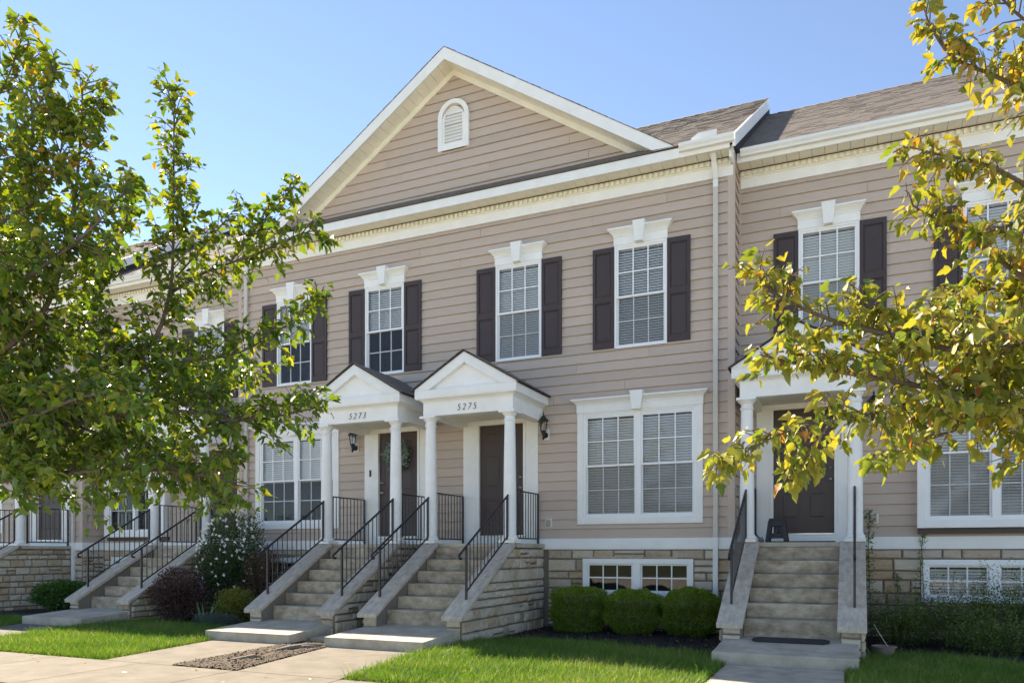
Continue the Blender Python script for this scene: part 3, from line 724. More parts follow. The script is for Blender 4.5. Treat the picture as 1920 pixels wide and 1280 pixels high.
for i in range(9):
    z = zv + .17 + i * .066; hw_ = .20 if z < zv + .60 else math.sqrt(max(.0, .205 ** 2 - (z + .03 - zv - .645) ** 2))
    if hw_ > .04: MB().hexa([(xv - hw_, -.058, z), (xv + hw_, -.058, z), (xv + hw_, -.03, z + .05), (xv - hw_, -.03, z + .05)], [(xv - hw_, -.056, z + .012), (xv + hw_, -.056, z + .012), (xv + hw_, -.03, z + .062), (xv - hw_, -.03, z + .062)]).build('louvre', TRIM, lv)
# small snow-stop / gutter guard plate seen over the gutter
MB().prism([(4.86, 8.29), (5.28, 8.29), (5.28, 8.43), (4.98, 8.43), (4.86, 8.36)], lambda u, v, k: (u, -.46 + k * .012, v)).build('gutter_splash_guard', GUT, mid)
porch(mid, 1.11, 0, '5275'); porch(mid, -1.22, 0, '5273')

# --- set-back neighbours, mirror images of each other
def neighbour(sx, label, far=10.73):
    h = thing('townhouse', label, 'townhouse', (sx * 8.1, 5.5, 0), 'row of townhouses')
    yf = .6; X0, X1 = sorted((sx * HW, sx * far)); hu = []
    m = lambda a, b: tuple(sorted((sx * a, sx * b)))
    for xc in (6.97, 9.42) + ((12.6, 14.9) if far > 12 else ()): hu.append(upper_window(h, sx * xc, yf, 'shut'))
    d0, d1 = m(6.08, 7.06); t0, t1 = m(5.80, 7.30)
    hu.append(door(h, d0, d1, 1.71, 3.87, t0, t1, 4.1, yf, 'R' if sx > 0 else 'L'))
    # boxed-out double window
    b0, b1 = m(8.29, 10.45); yb = yf - .16
    box('bay_box', TRIM, h, b0 + .01, b1 - .01, yb + .02, yf, 1.79, 1.93); box('bay_box', TRIM, h, b0 + .01, b1 - .01, yb + .02, yf, 3.94, 4.08)
    for q in (b0 + .01, b1 - .03): box('bay_cheek', TRIM, h, q, q + .02, yb + .02, yf, 1.93, 3.94)
    box('bay_underside', DOOR, h, b0 + .02, b1 - .02, yb + .03, yf - .002, 1.70, 1.79)
    hw = double_window(h, b0, b1, 1.79, 4.08, yb, 'open' if sx > 0 else 'half', head=True)
    hu.append((b0 + .1, b1 - .1, 1.93, 3.94))
    w0, w1 = m(8.36, 10.38); hl = [basement_window(h, w0, w1, .60, 1.285, yf, True)]
    shell(h, X0, X1, yf, hu, hl)
    siding(h, front(yf), X0 + (.05 if sx > 0 else 0), X1 - (.05 if sx < 0 else 0), 1.657, 7.82, hu)
    stonework(h, front(yf - .005), *m(7.5, far), -.05, 1.45, hl, big=1.35)
    cornice(h, X0 + (.03 if sx > 0 else 0), X1 - (.03 if sx < 0 else 0), yf, .2); 
    g0, g1 = m(HW + .1, far); gutter(h, g0, g1, .18)
    roof(h, X0 + (.01 if sx > 0 else 0), X1 - (.01 if sx < 0 else 0), .16)
    porch(h, sx * 6.59, yf)
    return h
rgt = neighbour(1, 'set-back tan townhouse whose door has a rubber mat at its stair foot and ivy beside', 16.5)
lft = neighbour(-1, 'set-back tan townhouse behind the white-flowered shrub, between two flush blocks')
# --- far block on the left, flush with the gabled one
far = thing('townhouse', 'far tan townhouse block with its porch beside the corner board, beyond the green maple', 'townhouse', (-16, 5, 0), 'row of townhouses')
FX = -10.73; hu = []
for xc in (-12.3, -14.7, -17.3, -19.7): hu.append(upper_window(far, xc, 0, 'shut'))
hu.append(door(far, -12.45, -11.47, 1.71, 3.87, -12.75, -11.2, 4.1, 0, 'L')); hu.append(double_window(far, -16.2, -13.9, 1.915, 3.96, 0, 'half'))
hl = [basement_window(far, -16.1, -14.0, .6, 1.285, 0)]
shell(far, -21.7, FX, 0, hu, hl); siding(far, front(0), -21.7, FX - .09, 1.657, 7.82, hu, maxlen=5.5)
box('corner_board', CORN, far, FX - .095, FX, -.03, -.0005, 1.658, 7.98); box('corner_board', CORN, far, FX + .0005, FX + .028, -.03, .07, 1.658, 8.2)
siding(far, sideR(FX), 0, .6, 1.657, 8.2); backing('side_wall', CORN, far, sideR(FX - .002), 0.001, .8, -.2, 8.3, [], .1)
stonework(far, front(-.005), -14.0 + .05, FX, -.05, 1.45); stonework(far, sideR(FX), 0, .6, -.05, 1.45); box('skirt_board', TRIM, far, FX + .0005, FX + .045, -.044, .6, 1.456, 1.656)
cornice(far, -21.7, FX, 0, -.40); gutter(far, -21.7, FX + .08, -.42); downspout(far, -11.0, -.065, 8.2)
roof(far, -21.78, FX + .08, -.44); rakes(far, ((1, FX),)); porch(far, -12.0, 0)
downspout(lft, -5.62, .535, 8.2)

# ------------------------------------------------------------------ stairs, railings
def entrance(xc, yf, lab, who, near_l, near_r):
    st, y0, ce, zb, s = stairs(lab, xc, yf)
    for sg, near in ((-1, near_l), (1, near_r)):
        handrail('black iron handrail of the steps to %s, %s' % (who, near), xc + sg * .79, y0, ce, zb, s, 'iron stair railings')
        guard('black iron landing guard at %s, %s' % (who, near), xc + sg * .80, yf - 1.14, yf - .07, group='iron landing guards')
    return st
entrance(1.12, 0, 'concrete steps with weathered grey copings and stone flank up to door 5275', 'door 5275', 'nearer the wreathed door', 'nearer the boxwoods')
entrance(-1.21, 0, 'concrete steps up to the wreathed door 5273, sunlight on the foot slab', 'the wreathed door', 'nearer the flowering shrub', 'nearer door 5275')
entrance(6.585, .6, 'concrete steps with a rubber mat on the foot slab and pale copings', 'the stool door', 'nearer the downspout', 'nearer the ivy')
entrance(-6.585, .6, 'concrete steps between the leafy green plant and the dark red shrub', 'the set-back door', 'nearer the leafy plant', 'nearer the dark red shrub')
entrance(-12.0, 0, 'farthest steps with stone flank, behind the green maple', 'the farthest door', 'away from the leafy plant', 'nearer the leafy plant')

# ------------------------------------------------------------------ fittings on walls and landings
def lantern(x, yf, z, lab):
    t = thing('wall_lantern', lab, 'lantern', (x, yf, z - .2), 'black porch lanterns')
    box('mounting_block', PLATE, t, x - .075, x + .075, yf - .045, yf - .022, z - .21, z + .0, bevel=.015)
    MB().tube([(x, yf - .045, z - .12), (x, yf - .075, z - .12)], [.058, .05], 12).build('backplate', BLACK, t)
    yc = yf - .15
    MB().tube([(x, yf - .07, z - .13), (x, yf - .11, z - .17), (x, yc, z - .15), (x, yc, z - .06)], .014, 8).build('arm', BLACK, t)
    MB().lathe([(.012, z - .22), (.03, z - .19), (.022, z - .16), (.03, z - .12), (.055, z - .06), (.058, z - .045)], x, yc, 6).build('base_cup', BLACK, t)
    MB().lathe([(.05, z - .045), (.072, z + .13)], x, yc, 6).build('glass_shade', GLASS, t)
    for k in range(6):
        an = 2 * math.pi * k / 6
        MB().tube([(x + .052 * math.cos(an), yc + .052 * math.sin(an), z - .045), (x + .076 * math.cos(an), yc + .076 * math.sin(an), z + .135)], .006, 4).build('cage_bar', BLACK, t)
    MB().lathe([(.02, z - .04), (.018, z + .05), (.022, z + .06), (.008, z + .1)], x, yc, 8).build('candle', PLATE, t)
    MB().lathe([(.105, z + .13), (.1, z + .145), (.055, z + .19), (.035, z + .22), (.014, z + .235), (.012, z + .26), (.018, z + .27), (.004, z + .30)], x, yc, 6).build('cap', BLACK, t)
lantern(2.06, 0, 3.72, 'black coach lantern on the siding beside door 5275')
lantern(-2.25, 0, 3.72, 'black coach lantern on the siding beside the wreathed door')
lantern(7.66, .6, 3.75, 'black coach lantern half hidden by the yellow leaves')
def outlet(x, yf, z, lab):
    t = thing('outlet_cover', lab, 'outlet', (x, yf, z - .1), 'outdoor outlet covers')
    box('plate', PLATE, t, x - .075, x + .075, yf - .05, yf - .02, z - .085, z + .085, bevel=.015)
    box('flip_lid', CLEARP, t, x - .045, x + .045, yf - .085, yf - .05, z - .06, z + .065, bevel=.012)
outlet(2.12, 0, 1.95, 'pale outdoor outlet cover below the lantern of door 5275'); outlet(7.66, .6, 1.96, 'pale outdoor outlet cover beside the ivy-edged steps')
tag(box('doorbell', BLACK, None, -1.90, -1.86, -.055, -.036, 2.98, 3.12, bevel=.006), 'slim black doorbell on the white trim of the wreathed door', 'doorbell')

def leaf_tmpl(kind='maple'):
    if kind == 'maple':
        P = [(0, 0, 0), (.27, .14, .10), (.42, .40, .14), (.25, .54, .09), (.20, .8, .06), (0, 1.08, -.10), (-.20, .8, .06), (-.25, .54, .09), (-.42, .40, .14), (-.27, .14, .10), (0, .5, -.05)]
        F = [(10, i, i + 1) for i in range(0, 9)] + [(10, 9, 0)]
    elif kind == 'oval':
        P = [(0, 0, 0), (.26, .4, .05), (0, 1, 0), (-.26, .4, .05)]; F = [(0, 1, 2), (0, 2, 3)]
    else:
        P = [(-.05, 0, 0), (.05, 0, 0), (0, 1, 0)]; F = [(0, 1, 2)]
    return np.array(P, np.float64), np.array(F)
def leaf_cloud(pos, dirs, size, tint, m, name, parent, kind='maple', up_bias=.8, as_kind=None):
    n = len(pos); P, F = leaf_tmpl(kind); pos = np.asarray(pos, float); d = np.asarray(dirs, float)
    d /= np.linalg.norm(d, axis=1, keepdims=True) + 1e-9
    up = np.stack([rng.normal(0, .6, n), rng.normal(0, .6, n), np.full(n, up_bias)], 1)
    s = np.cross(d, up); s /= np.linalg.norm(s, axis=1, keepdims=True) + 1e-9
    nn = np.cross(s, d)
    size = np.asarray(size, float).reshape(n, 1, 1); curl = rng.normal(1, .8, (n, 1, 1))
    loc = np.repeat(P[None], n, 0).copy(); loc[:, :, 2] = loc[:, :, 2] * curl[:, :, 0]
    loc[:, :, 2] -= (loc[:, :, 1] ** 2) * np.abs(rng.normal(.12, .12, (n, 1)))
    V = pos[:, None, :] + size * (loc[:, :, 0:1] * s[:, None, :] + loc[:, :, 1:2] * d[:, None, :] + loc[:, :, 2:3] * nn[:, None, :])
    FF = (F[None] + (np.arange(n) * len(P))[:, None, None]).reshape(-1, 3)
    me = np_mesh(name, V.reshape(-1, 3), FF, m, np.repeat(np.asarray(tint), len(P)))
    return link(name, me, parent, kind=as_kind)

# wreath
wr = thing('wreath', 'round grey-green leaf wreath hanging on the dark door 5273', 'wreath', (-1.21, -.02, 3.02))
WREATH = ramp_mat('wreath_leaf', [(0, (.08, .13, .10)), (.5, (.18, .26, .21)), (1, (.32, .38, .30))], .6, 0, src='tint', trans=.1, nmix=.1)
MB().tube([(-1.22 + .21 * math.cos(t), -.03, 3.38 + .21 * math.sin(t)) for t in [i * math.pi / 12 for i in range(25)]], .02, 6).build('hoop', BARK, wr)
ps, ds = [], []
for i in range(620):
    t = random.uniform(0, 6.283); rr = random.gauss(.225, .05); y = -.04 - abs(random.gauss(0, .03))
    ps.append((-1.21 + rr * math.cos(t), y, 3.38 + rr * math.sin(t))); q = t + random.uniform(.2, 1.6)
    ds.append((math.cos(q), random.uniform(-.9, .1), math.sin(q)))
leaf_cloud(ps, ds, rng.uniform(.04, .075, 620), rng.uniform(0, 1, 620), WREATH, 'leaves', wr, 'oval', .1)

# folding step stool and mats by the right-hand door
def stool(x, y, z):
    t = thing('step_stool', 'black plastic folding step stool standing on the landing by the door', 'stool', (x, y, z))
    H = .39
    box('top_plate', BLACK, t, x - .12, x + .12, y - .10, y + .10, z + H - .035, z + H, bevel=.01)
    for sg, nm in ((-1, 'front_leg_panel'), (1, 'rear_leg_panel')):
        mb = MB(); yt, yb = y + sg * .09, y + sg * .14
        def bar(xa, za, xb, zb_, wd):
            ya = yb + (yt - yb) * (za - z) / H; yb2 = yb + (yt - yb) * (zb_ - z) / H
            mb.hexa([(xa - wd, ya - .012, za), (xa + wd, ya - .012, za), (xa + wd, ya + .012, za), (xa - wd, ya + .012, za)], [(xb - wd, yb2 - .012, zb_), (xb + wd, yb2 - .012, zb_), (xb + wd, yb2 + .012, zb_), (xb - wd, yb2 + .012, zb_)])
        bar(x - .145, z, x - .10, z + H - .03, .032); bar(x + .145, z, x + .10, z + H - .03, .032)
        bar(x, z + .26, x, z + H - .03, .10); bar(x, z + .07, x, z + .15, .12); bar(x - .0, z + .15, x, z + .26, .018)
        mb.build(nm, BLACK, t, bevel=.006)
        for hx in (-.06, .06):
            yy = yb + (yt - yb) * .28 - .014
            MB().tube([(x + hx, yy - .004, z + .11), (x + hx, yy + .004, z + .11)], .022, 12).build('round_hole_rim', RUB, t)
stool(6.22, -.28, 1.562)
tag(box('doormat', RUB, None, 6.15, 7.10, -.72, -.18, 1.562, 1.578, bevel=.004), 'thin dark doormat lying on the landing beside the folding stool', 'mat')
def zs(y): return .165 + (y - (.6 - 4.35)) * (.085 / (4.35 - 1.47 - 5 * .313 + .02))
m0, m1, mya, myb = 6.12, 7.08, -2.93, -2.58; c_ = .07
pts = [(m0 + c_, mya), (m1 - c_, mya), (m1, mya + .09), (m1, myb - .09), (m1 - c_, myb), (m0 + c_, myb), (m0, myb - .09), (m0, mya + .09)]
tag(MB().prism(pts, lambda u, v, k: (u, v, zs(v) + .004 + k * .014)).build('stair_mat', RUB, None, bevel=.004), 'black rubber mat with clipped corners on the foot slab', 'mat')
tp = thing('utility_box', 'low taupe box with a black hose end beside the stool', 'box', (5.98, -.12, 1.56))
box('body', POT, tp, 5.84, 6.0, -.30, -.12, 1.562, 1.62, bevel=.008); MB().tube([(5.86, -.32, 1.63), (5.9, -.33, 1.70), (5.86, -.33, 1.74), (5.95, -.34, 1.63), (6.0, -.34, 1.64)], .01, 6).build('hose_end', BLACK, tp)
px_, py_ = 7.73, -2.25
pt = thing('planter_bowl', 'shallow taupe plastic planter bowl beside the stair coping', 'planter', (px_, py_, .03))
MB().lathe([(.09, .03), (.1, .035), (.135, .15), (.155, .155), (.157, .17), (.14, .172), (.125, .15), (.12, .13)], px_, py_, 22).build('bowl', POT, pt, smooth=False)
MB().lathe([(.12, .128), (.06, .138), (.01, .14)], px_, py_, 16).build('soil', MULCH, pt)
MB().tube([(px_ + .06, py_, .14), (px_ - .03, py_ + .03, .28), (px_ - .12, py_ + .08, .44)], .003, 5).build('stake', PLATE, pt)

# ------------------------------------------------------------------ ground
def struct(o): o['kind'] = 'structure'; return o
def sheet(name, m, poly, z, t=.0, parent=None, bevel=0.):
    pts = [(x, y) for x, y in poly]
    a = sum(pts[i][0] * pts[(i + 1) % len(pts)][1] - pts[(i + 1) % len(pts)][0] * pts[i][1] for i in range(len(pts)))
    if a < 0: pts = pts[::-1]
    if t: return MB().prism(pts, lambda u, v, k: (u, v, z - t + k * t)).build(name, m, parent, bevel)
    return MB().add([(x, y, z) for x, y in pts], [tuple(range(len(pts)))]).build(name, m, parent)
struct(sheet('ground', SOIL, [(-600, -600), (600, -600), (600, 600), (-600, 600)], 0))
SWY = -6.62
def slabs(name, x0, x1, y0, y1, n, z=.02, along='x'):
    o = None
    for i in range(n):
        if along == 'x': a = x0 + (x1 - x0) * i / n; b = x0 + (x1 - x0) * (i + 1) / n; q = [(a + .004, y0), (b - .004, y0), (b - .004, y1), (a + .004, y1)]
        p = sheet('pavement_slab', WALK, q, z, .07, bevel=.008)
        if o is None: o = p; o.name = name; struct(o)
        else: p.parent = o
    return o
slabs('pavement', -20.5, 20.5, SWY - 1.62, SWY, 27)
def path(name, q, z=.021, m=None):
    return struct(sheet(name, m or WALK, q, z, .07, bevel=.008))
path('path', [(-1.86, -4.36), (-.46, -4.36), (-.26, SWY + .006), (-1.44, SWY + .006)])
path('path', [(.36, -4.36), (1.88, -4.36), (2.25, SWY + .006), (.78, SWY + .006)])
path('path', [(5.92, -3.76), (7.27, -3.76), (7.29, SWY + .006), (5.93, SWY + .006)], m=CONC)  # paler concrete than the other paths, lightened to offset the shade here
path('path', [(-7.45, -3.76), (-5.75, -3.76), (-5.45, -4.9), (-4.7, SWY + .006), (-5.9, SWY + .006), (-6.6, -5.2)])
path('path', [(-12.8, -4.36), (-11.2, -4.36), (-11.2, SWY + .006), (-12.8, SWY + .006)])
struct(sheet('road', BOUNCE_CONC, [(-120, -8.45), (120, -8.45), (120, -30), (-120, -30)], .004))  # out of view; widened and paled to bounce sunlight onto the facades
kb = struct(box('kerb', CONC, None, -60, 60, -8.45, -8.30, -.1, .025, bevel=.02))
# planting beds: dark mulch with loose chips
def inside(P, poly):
    x, y = P[:, 0], P[:, 1]; r = np.zeros(len(P), bool); n = len(poly)
    for i in range(n):
        x0, y0 = poly[i]; x1, y1 = poly[(i + 1) % n]
        c = ((y0 > y) != (y1 > y)) & (x < (x1 - x0) * (y - y0) / (y1 - y0 + 1e-12) + x0); r ^= c
    return r
def sample(poly, n):
    xs = [p[0] for p in poly]; ys = [p[1] for p in poly]; P = np.stack([rng.uniform(min(xs), max(xs), n), rng.uniform(min(ys), max(ys), n)], 1)
    return P[inside(P, poly)]
def chips(poly, m, n, z, lo, hi, name, light=None):
    P = sample(poly, n); k = len(P); a = rng.uniform(0, 6.283, k); L = rng.uniform(lo, hi, k); W = L * rng.uniform(.25, .6, k); h = rng.uniform(.0, .022, k); ti = rng.normal(0, .35, k)
    ca, sa = np.cos(a), np.sin(a); V = []
    for (u, v) in ((-1, -1), (1, -1), (1, 1), (-1, 1)):
        V.append(np.stack([P[:, 0] + ca * u * L / 2 - sa * v * W / 2, P[:, 1] + sa * u * L / 2 + ca * v * W / 2, z + h + u * L / 2 * ti + .006], 1))
    top = np.stack([P[:, 0], P[:, 1], z + h + W * .3 + .006], 1)
    V = np.stack(V + [top], 1).reshape(-1, 3); o = np.arange(k)[:, None] * 5
    F = np.concatenate([np.stack([o[:, 0] + i, o[:, 0] + (i + 1) % 4, o[:, 0] + 4], 1) for i in range(4)])
    ob = link(name, np_mesh(name, V, F, m)); ob['kind'] = 'stuff'; return ob
bedM = [(2.12, -.0), (2.1, -2.75), gz(1000, 1203), gz(1142, 1211), gz(1223, 1222), gz(1329, 1229), (5.6, -2.7), (5.62, .6), (5.4, .0)]
bedR = [(7.56, .6), (7.56, -2.1), gz(1640, 1228), gz(1780, 1232), gz(1920, 1250), (12, -3.2), (16, -3.2), (16, .6)]
bedL = [(-5.5, .6), (-5.55, -2.2), (-4.6, -2.62), (-3.4, -2.75), (-2.1, -3.1), (-2.12, 0)]
bedF = [(-11.1, 0), (-11.1, -3.2), (-9.6, -2.9), (-7.6, -2.6), (-7.55, .6)]
bedW = [gz(516, 1211), gz(606, 1218), gz(430, 1262), gz(350, 1251)]
bedW = [(-.44, -4.0), (.34, -4.0), (.34, -4.36), (.78, SWY + .01), (-.25, SWY + .01), (-.45, -4.36)]
for i, b in enumerate((bedM, bedR, bedL, bedF)):
    struct(sheet('mulch_bed', MULCH, b, .012)); 
tag(chips(bedM, MULCH, 9000, .012, .02, .06, 'mulch_chips'), 'dark shredded mulch under the clipped round bushes', 'mulch'); tag(chips(bedR, MULCH, 9000, .012, .02, .06, 'mulch_chips'), 'dark shredded mulch along the ivy bed', 'mulch')
tag(chips(bedL, MULCH, 4000, .012, .02, .06, 'mulch_chips'), 'dark mulch under the flowering shrubs', 'mulch')
PALE = mat('pale_chip', (.42, .34, .26), .9, .3)
tag(chips(bedM, PALE, 110, .025, .015, .035, 'fallen_petals'), 'small pale chips scattered on the dark mulch', 'chips')
struct(sheet('mulch_bed', WOODCH, bedW, .010))
tag(chips(bedW, WOODCH, 22000, .010, .012, .05, 'wood_chips'), 'weathered wood chips between the two paths', 'mulch')
box('stub', CONC, None, -.30, .26, -3.95, -3.45, -.05, .09, bevel=.01).name = 'concrete_pad'
tag(bpy.data.objects['concrete_pad'], 'small concrete pad tucked between the two foot slabs', 'slab')
for nm, pts_, r_, lab in (('tree_root', [(-.05, -5.15, .02), (.1, -4.9, .05), (.12, -4.6, .055), (.3, -4.25, .03)], [.02, .04, .035, .02], 'gnarled surface root running through the wood chips towards the slab'), ('tree_root', [(.02, -4.75, .03), (.2, -4.65, .05), (.34, -4.5, .03)], [.02, .03, .015], 'thin side root forking beside the larger root'), ('tree_root', [(.12, -6.1, .02), (.24, -5.75, .045), (.26, -5.6, .02)], [.025, .035, .02], 'short root stub poking from the wood chips')):
    tag(MB().tube(pts_, r_, 8).build(nm, ROOT, None, smooth=True), lab, 'root', 'surface roots')

# lawns: real blades
GRASS = ramp_mat('grass_blade', [(0, (.06, .13, .018)), (.45, (.12, .225, .03)), (.8, (.20, .27, .05)), (1, (.38, .33, .13))], .6, 0, src='tint', trans=.3, nmix=.12, nscale=1.5)
def lawn(poly, n, lab, h=.07):
    P = sample(poly, n); k = len(P); P = P + rng.normal(0, .018, (k, 2)); a = rng.uniform(0, 6.283, k); H = rng.gamma(6, 1 / 6, k) * h; le = rng.normal(0, .45, k) * H; le2 = rng.normal(0, .45, k) * H; w = rng.uniform(.0022, .0042, k)
    pat = .5 + .5 * np.sin(P[:, 0] * 2.1 + np.sin(P[:, 1] * 1.7) * 2) * np.sin(P[:, 1] * 2.6 + 1)
    ti = np.clip(rng.normal(.42, .2, k) + (rng.uniform(0, 1, k) < .10) * .5 + (pat - .5) * .4, 0, 1)
    b0 = np.stack([P[:, 0] - np.cos(a) * w, P[:, 1] - np.sin(a) * w, np.zeros(k)], 1); b1 = np.stack([P[:, 0] + np.cos(a) * w, P[:, 1] + np.sin(a) * w, np.zeros(k)], 1)
    m0_ = np.stack([P[:, 0] + le * .35 + np.cos(a) * w * .8, P[:, 1] + le2 * .35 + np.sin(a) * w * .8, H * .6], 1); m1_ = np.stack([P[:, 0] + le * .35 - np.cos(a) * w * .8, P[:, 1] + le2 * .35 - np.sin(a) * w * .8, H * .6], 1)
    tp_ = np.stack([P[:, 0] + le, P[:, 1] + le2, H], 1)
    V = np.stack([b0, b1, m0_, m1_, tp_], 1).reshape(-1, 3); o = np.arange(k) * 5
    F = np.concatenate([np.stack([o, o + 1, o + 2], 1), np.stack([o, o + 2, o + 3], 1), np.stack([o + 3, o + 2, o + 4], 1)])
    ob = link('grass', np_mesh('grass', V, F, GRASS, np.repeat(ti, 5))); ob['kind'] = 'stuff'; ob['label'] = lab; ob['category'] = 'grass'
lawnM = [(1.98, -4.3), (1.98, -2.9), (2.3, -2.72), gz(1000, 1203), gz(1142, 1211), gz(1223, 1222), gz(1329, 1229), (5.72, -2.7), (5.72, -3.75), (5.9, -3.78), (5.91, SWY + .03), (2.28, SWY + .03), (1.92, -4.4)]
lawnL = [(-7.4, -3.85), (-5.74, -3.8), (-5.74, -2.3), (-4.6, -2.66), (-3.4, -2.8), (-2.1, -3.15), (-2.08, -4.38), (-1.9, -4.4), (-1.47, SWY + .03), (-4.66, SWY + .03), (-5.42, -4.9), (-5.72, -3.8)]
lawnL = [(-5.72, -3.8), (-5.72, -2.3), (-4.6, -2.66), (-3.4, -2.8), (-2.07, -3.15), (-2.07, -4.38), (-1.89, -4.4), (-1.47, SWY + .03), (-4.66, SWY + .03), (-5.42, -4.9)]
lawnR = [(7.46, -3.7), (7.46, -2.2), gz(1640, 1228), gz(1780, 1232), gz(1920, 1250), (12, -3.3), (12, SWY + .03), (7.31, SWY + .03), (7.29, -3.7)]
lawnF = [(-11.15, -4.3), (-11.1, -3.25), (-9.6, -2.95), (-7.6, -2.65), (-7.47, -3.8), (-6.65, -5.2), (-5.95, SWY + .03), (-11.15, SWY + .03)]
lawn(lawnM, 130000, 'green lawn in front of the three clipped boxwoods'); lawn(lawnL, 130000, 'sunlit lawn in front of the white-flowered shrub')
lawn(lawnR, 90000, 'shaded lawn below the ivy bed'); lawn(lawnF, 70000, 'far lawn beside the leafy green plant')

# ------------------------------------------------------------------ shrubs
def bush(name, lab, cx, cy, rx, ry, h, n, size, ramp, kind='oval', boxy=2., group=None, z0=.02, twig=True, trans=.25, jitter=.16, cat='shrub'):
    t = thing(name, lab, cat, (cx, cy, z0), group)
    m = ramp_mat(name + '_leaf', ramp, .5, 0, src='tint', trans=trans, nmix=.12, nscale=5.)
    U = rng.normal(0, 1, (n, 3)); U /= np.linalg.norm(U, axis=1, keepdims=True)
    k = (np.abs(U) ** boxy).sum(1) ** (-1 / boxy); U *= k[:, None]
    lump = 1 + .09 * np.sin(U[:, 0] * 6 + cx * 3) * np.sin(U[:, 1] * 5 + 1) + .07 * np.sin(U[:, 2] * 8 + cx)
    r = (1 - np.abs(rng.normal(0, jitter, n))) * lump
    Q = U * r[:, None]; P = np.stack([cx + Q[:, 0] * rx, cy + Q[:, 1] * ry, z0 + h / 2 + Q[:, 2] * h / 2], 1)
    D = U + rng.normal(0, .7, (n, 3)) + np.array([0, 0, .35])
    leaf_cloud(P, D, rng.uniform(.7, 1.3, n) * size, np.clip(rng.normal(.5, .22, n) + U[:, 2] * .1, 0, 1), m, 'foliage', t, kind, .8)
    mb = MB()
    for i in range(14):
        a = random.uniform(0, 6.28); e = Vector((cx + rx * .7 * math.cos(a), cy + ry * .7 * math.sin(a), z0 + h * random.uniform(.5, .9)))
        mb.tube([(cx + .05 * math.cos(a), cy + .05 * math.sin(a), z0 - .02), ((cx + e.x) / 2, (cy + e.y) / 2, z0 + h * .4), e], [.012, .009, .004], 5)
    mb.build('stems', BARK, t)
    return t
BOX = [(0, (.05, .10, .014)), (.5, (.16, .255, .028)), (1, (.33, .40, .055))]
for cx, r_, hh, pos in ((2.95, .455, .79, 'beside the stone stair flank'), (3.93, .46, .75, 'in the middle of the three'), (4.90, .45, .77, 'beside the downspout')):
    bush('boxwood_bush', 'clipped round boxwood bush ' + pos, cx, -.70, r_, .44, hh, 24000, .030, BOX, boxy=3.2, group='clipped boxwoods', jitter=.09)
bush('purple_shrub', 'dark red-leaved shrub sprawling beside the steps', -4.95, -2.2, .66, .50, 1.08, 10000, .042, [(0, (.035, .018, .02)), (.5, (.085, .042, .04)), (1, (.16, .09, .06))], jitter=.5)
bush('golden_shrub', 'small golden-green shrub at the foot of the coping', -3.38, -2.3, .45, .36, .74, 6500, .03, [(0, (.05, .07, .01)), (.5, (.15, .17, .02)), (1, (.28, .25, .04))], jitter=.45)
bush('lavender_clump', 'low grey-green clump edging the mulch bed', -3.45, -2.72, .55, .2, .26, 4500, .05, [(0, (.05, .075, .06)), (1, (.14, .18, .15))], kind='blade3', jitter=.4)
bush('red_tip_shrub', 'reddish loose shrub beside the stair wall of 5273', -3.6, -1.3, .5, .4, 1.5, 5000, .04, [(0, (.04, .02, .015)), (.5, (.09, .06, .03)), (1, (.16, .05, .04))], jitter=.4)
bush('leafy_plant', 'low bright-green leafy plant against the stone foundation', -9.4, -1.4, .92, .55, .74, 6500, .07, [(0, (.02, .06, .012)), (.5, (.045, .12, .02)), (1, (.09, .18, .035))], jitter=.3)
fs = bush('flowering_shrub', 'tall green shrub covered in white blossoms beside the steps', -4.72, -.95, .86, .72, 2.25, 17000, .045, [(0, (.018, .045, .012)), (.5, (.045, .09, .025)), (1, (.09, .15, .04))], jitter=.4)
WHITEF = mat('white_petal', (.82, .80, .76), .6, .05)
ps, ds = [], []
for i in range(150):
    u = Vector((random.gauss(0, 1), random.gauss(-.5, .8), random.gauss(.45, .8))).normalized(); c0 = Vector((-4.75 + u.x * .8, -.95 + u.y * .7, 1.15 + u.z * 1.1 + random.uniform(-.05, .15)))
    for k in range(6):
        a = k * 1.047 + random.random() * .4; v = Vector((math.cos(a), 0, math.sin(a))) + u * .5; ps.append(tuple(c0)); ds.append(tuple(v))
n_ = len(ps); leaf_cloud(ps, ds, rng.uniform(.035, .055, n_), np.zeros(n_), WHITEF, 'blossoms', fs, 'oval', .3)
# strappy iris leaves
ir = thing('iris_clump', 'clump of upright sword-shaped leaves in front of the dark red shrub', 'plant', (-3.85, -2.62, .02))
IRIS = mat('iris_leaf', (.07, .15, .05), .5, .3, 0, 8.)
for i in range(16):
    a = random.uniform(0, 6.28); l = random.uniform(.3, .55); q = random.uniform(.15, .8); b = Vector((-3.85 + .08 * math.cos(a), -2.62 + .08 * math.sin(a), .02)); dv = Vector((math.cos(a) * q, math.sin(a) * q, 1)).normalized(); sd_ = Vector((-math.sin(a), math.cos(a), 0)) * .016
    m_ = b + dv * l * .55; e = b + dv * l + Vector((math.cos(a), math.sin(a), -.5)) * .08 * q
    MB().add([b - sd_, b + sd_, m_ + sd_, m_ - sd_, e], [(0, 1, 2, 3), (3, 2, 4)]).build('leaf', IRIS, ir)
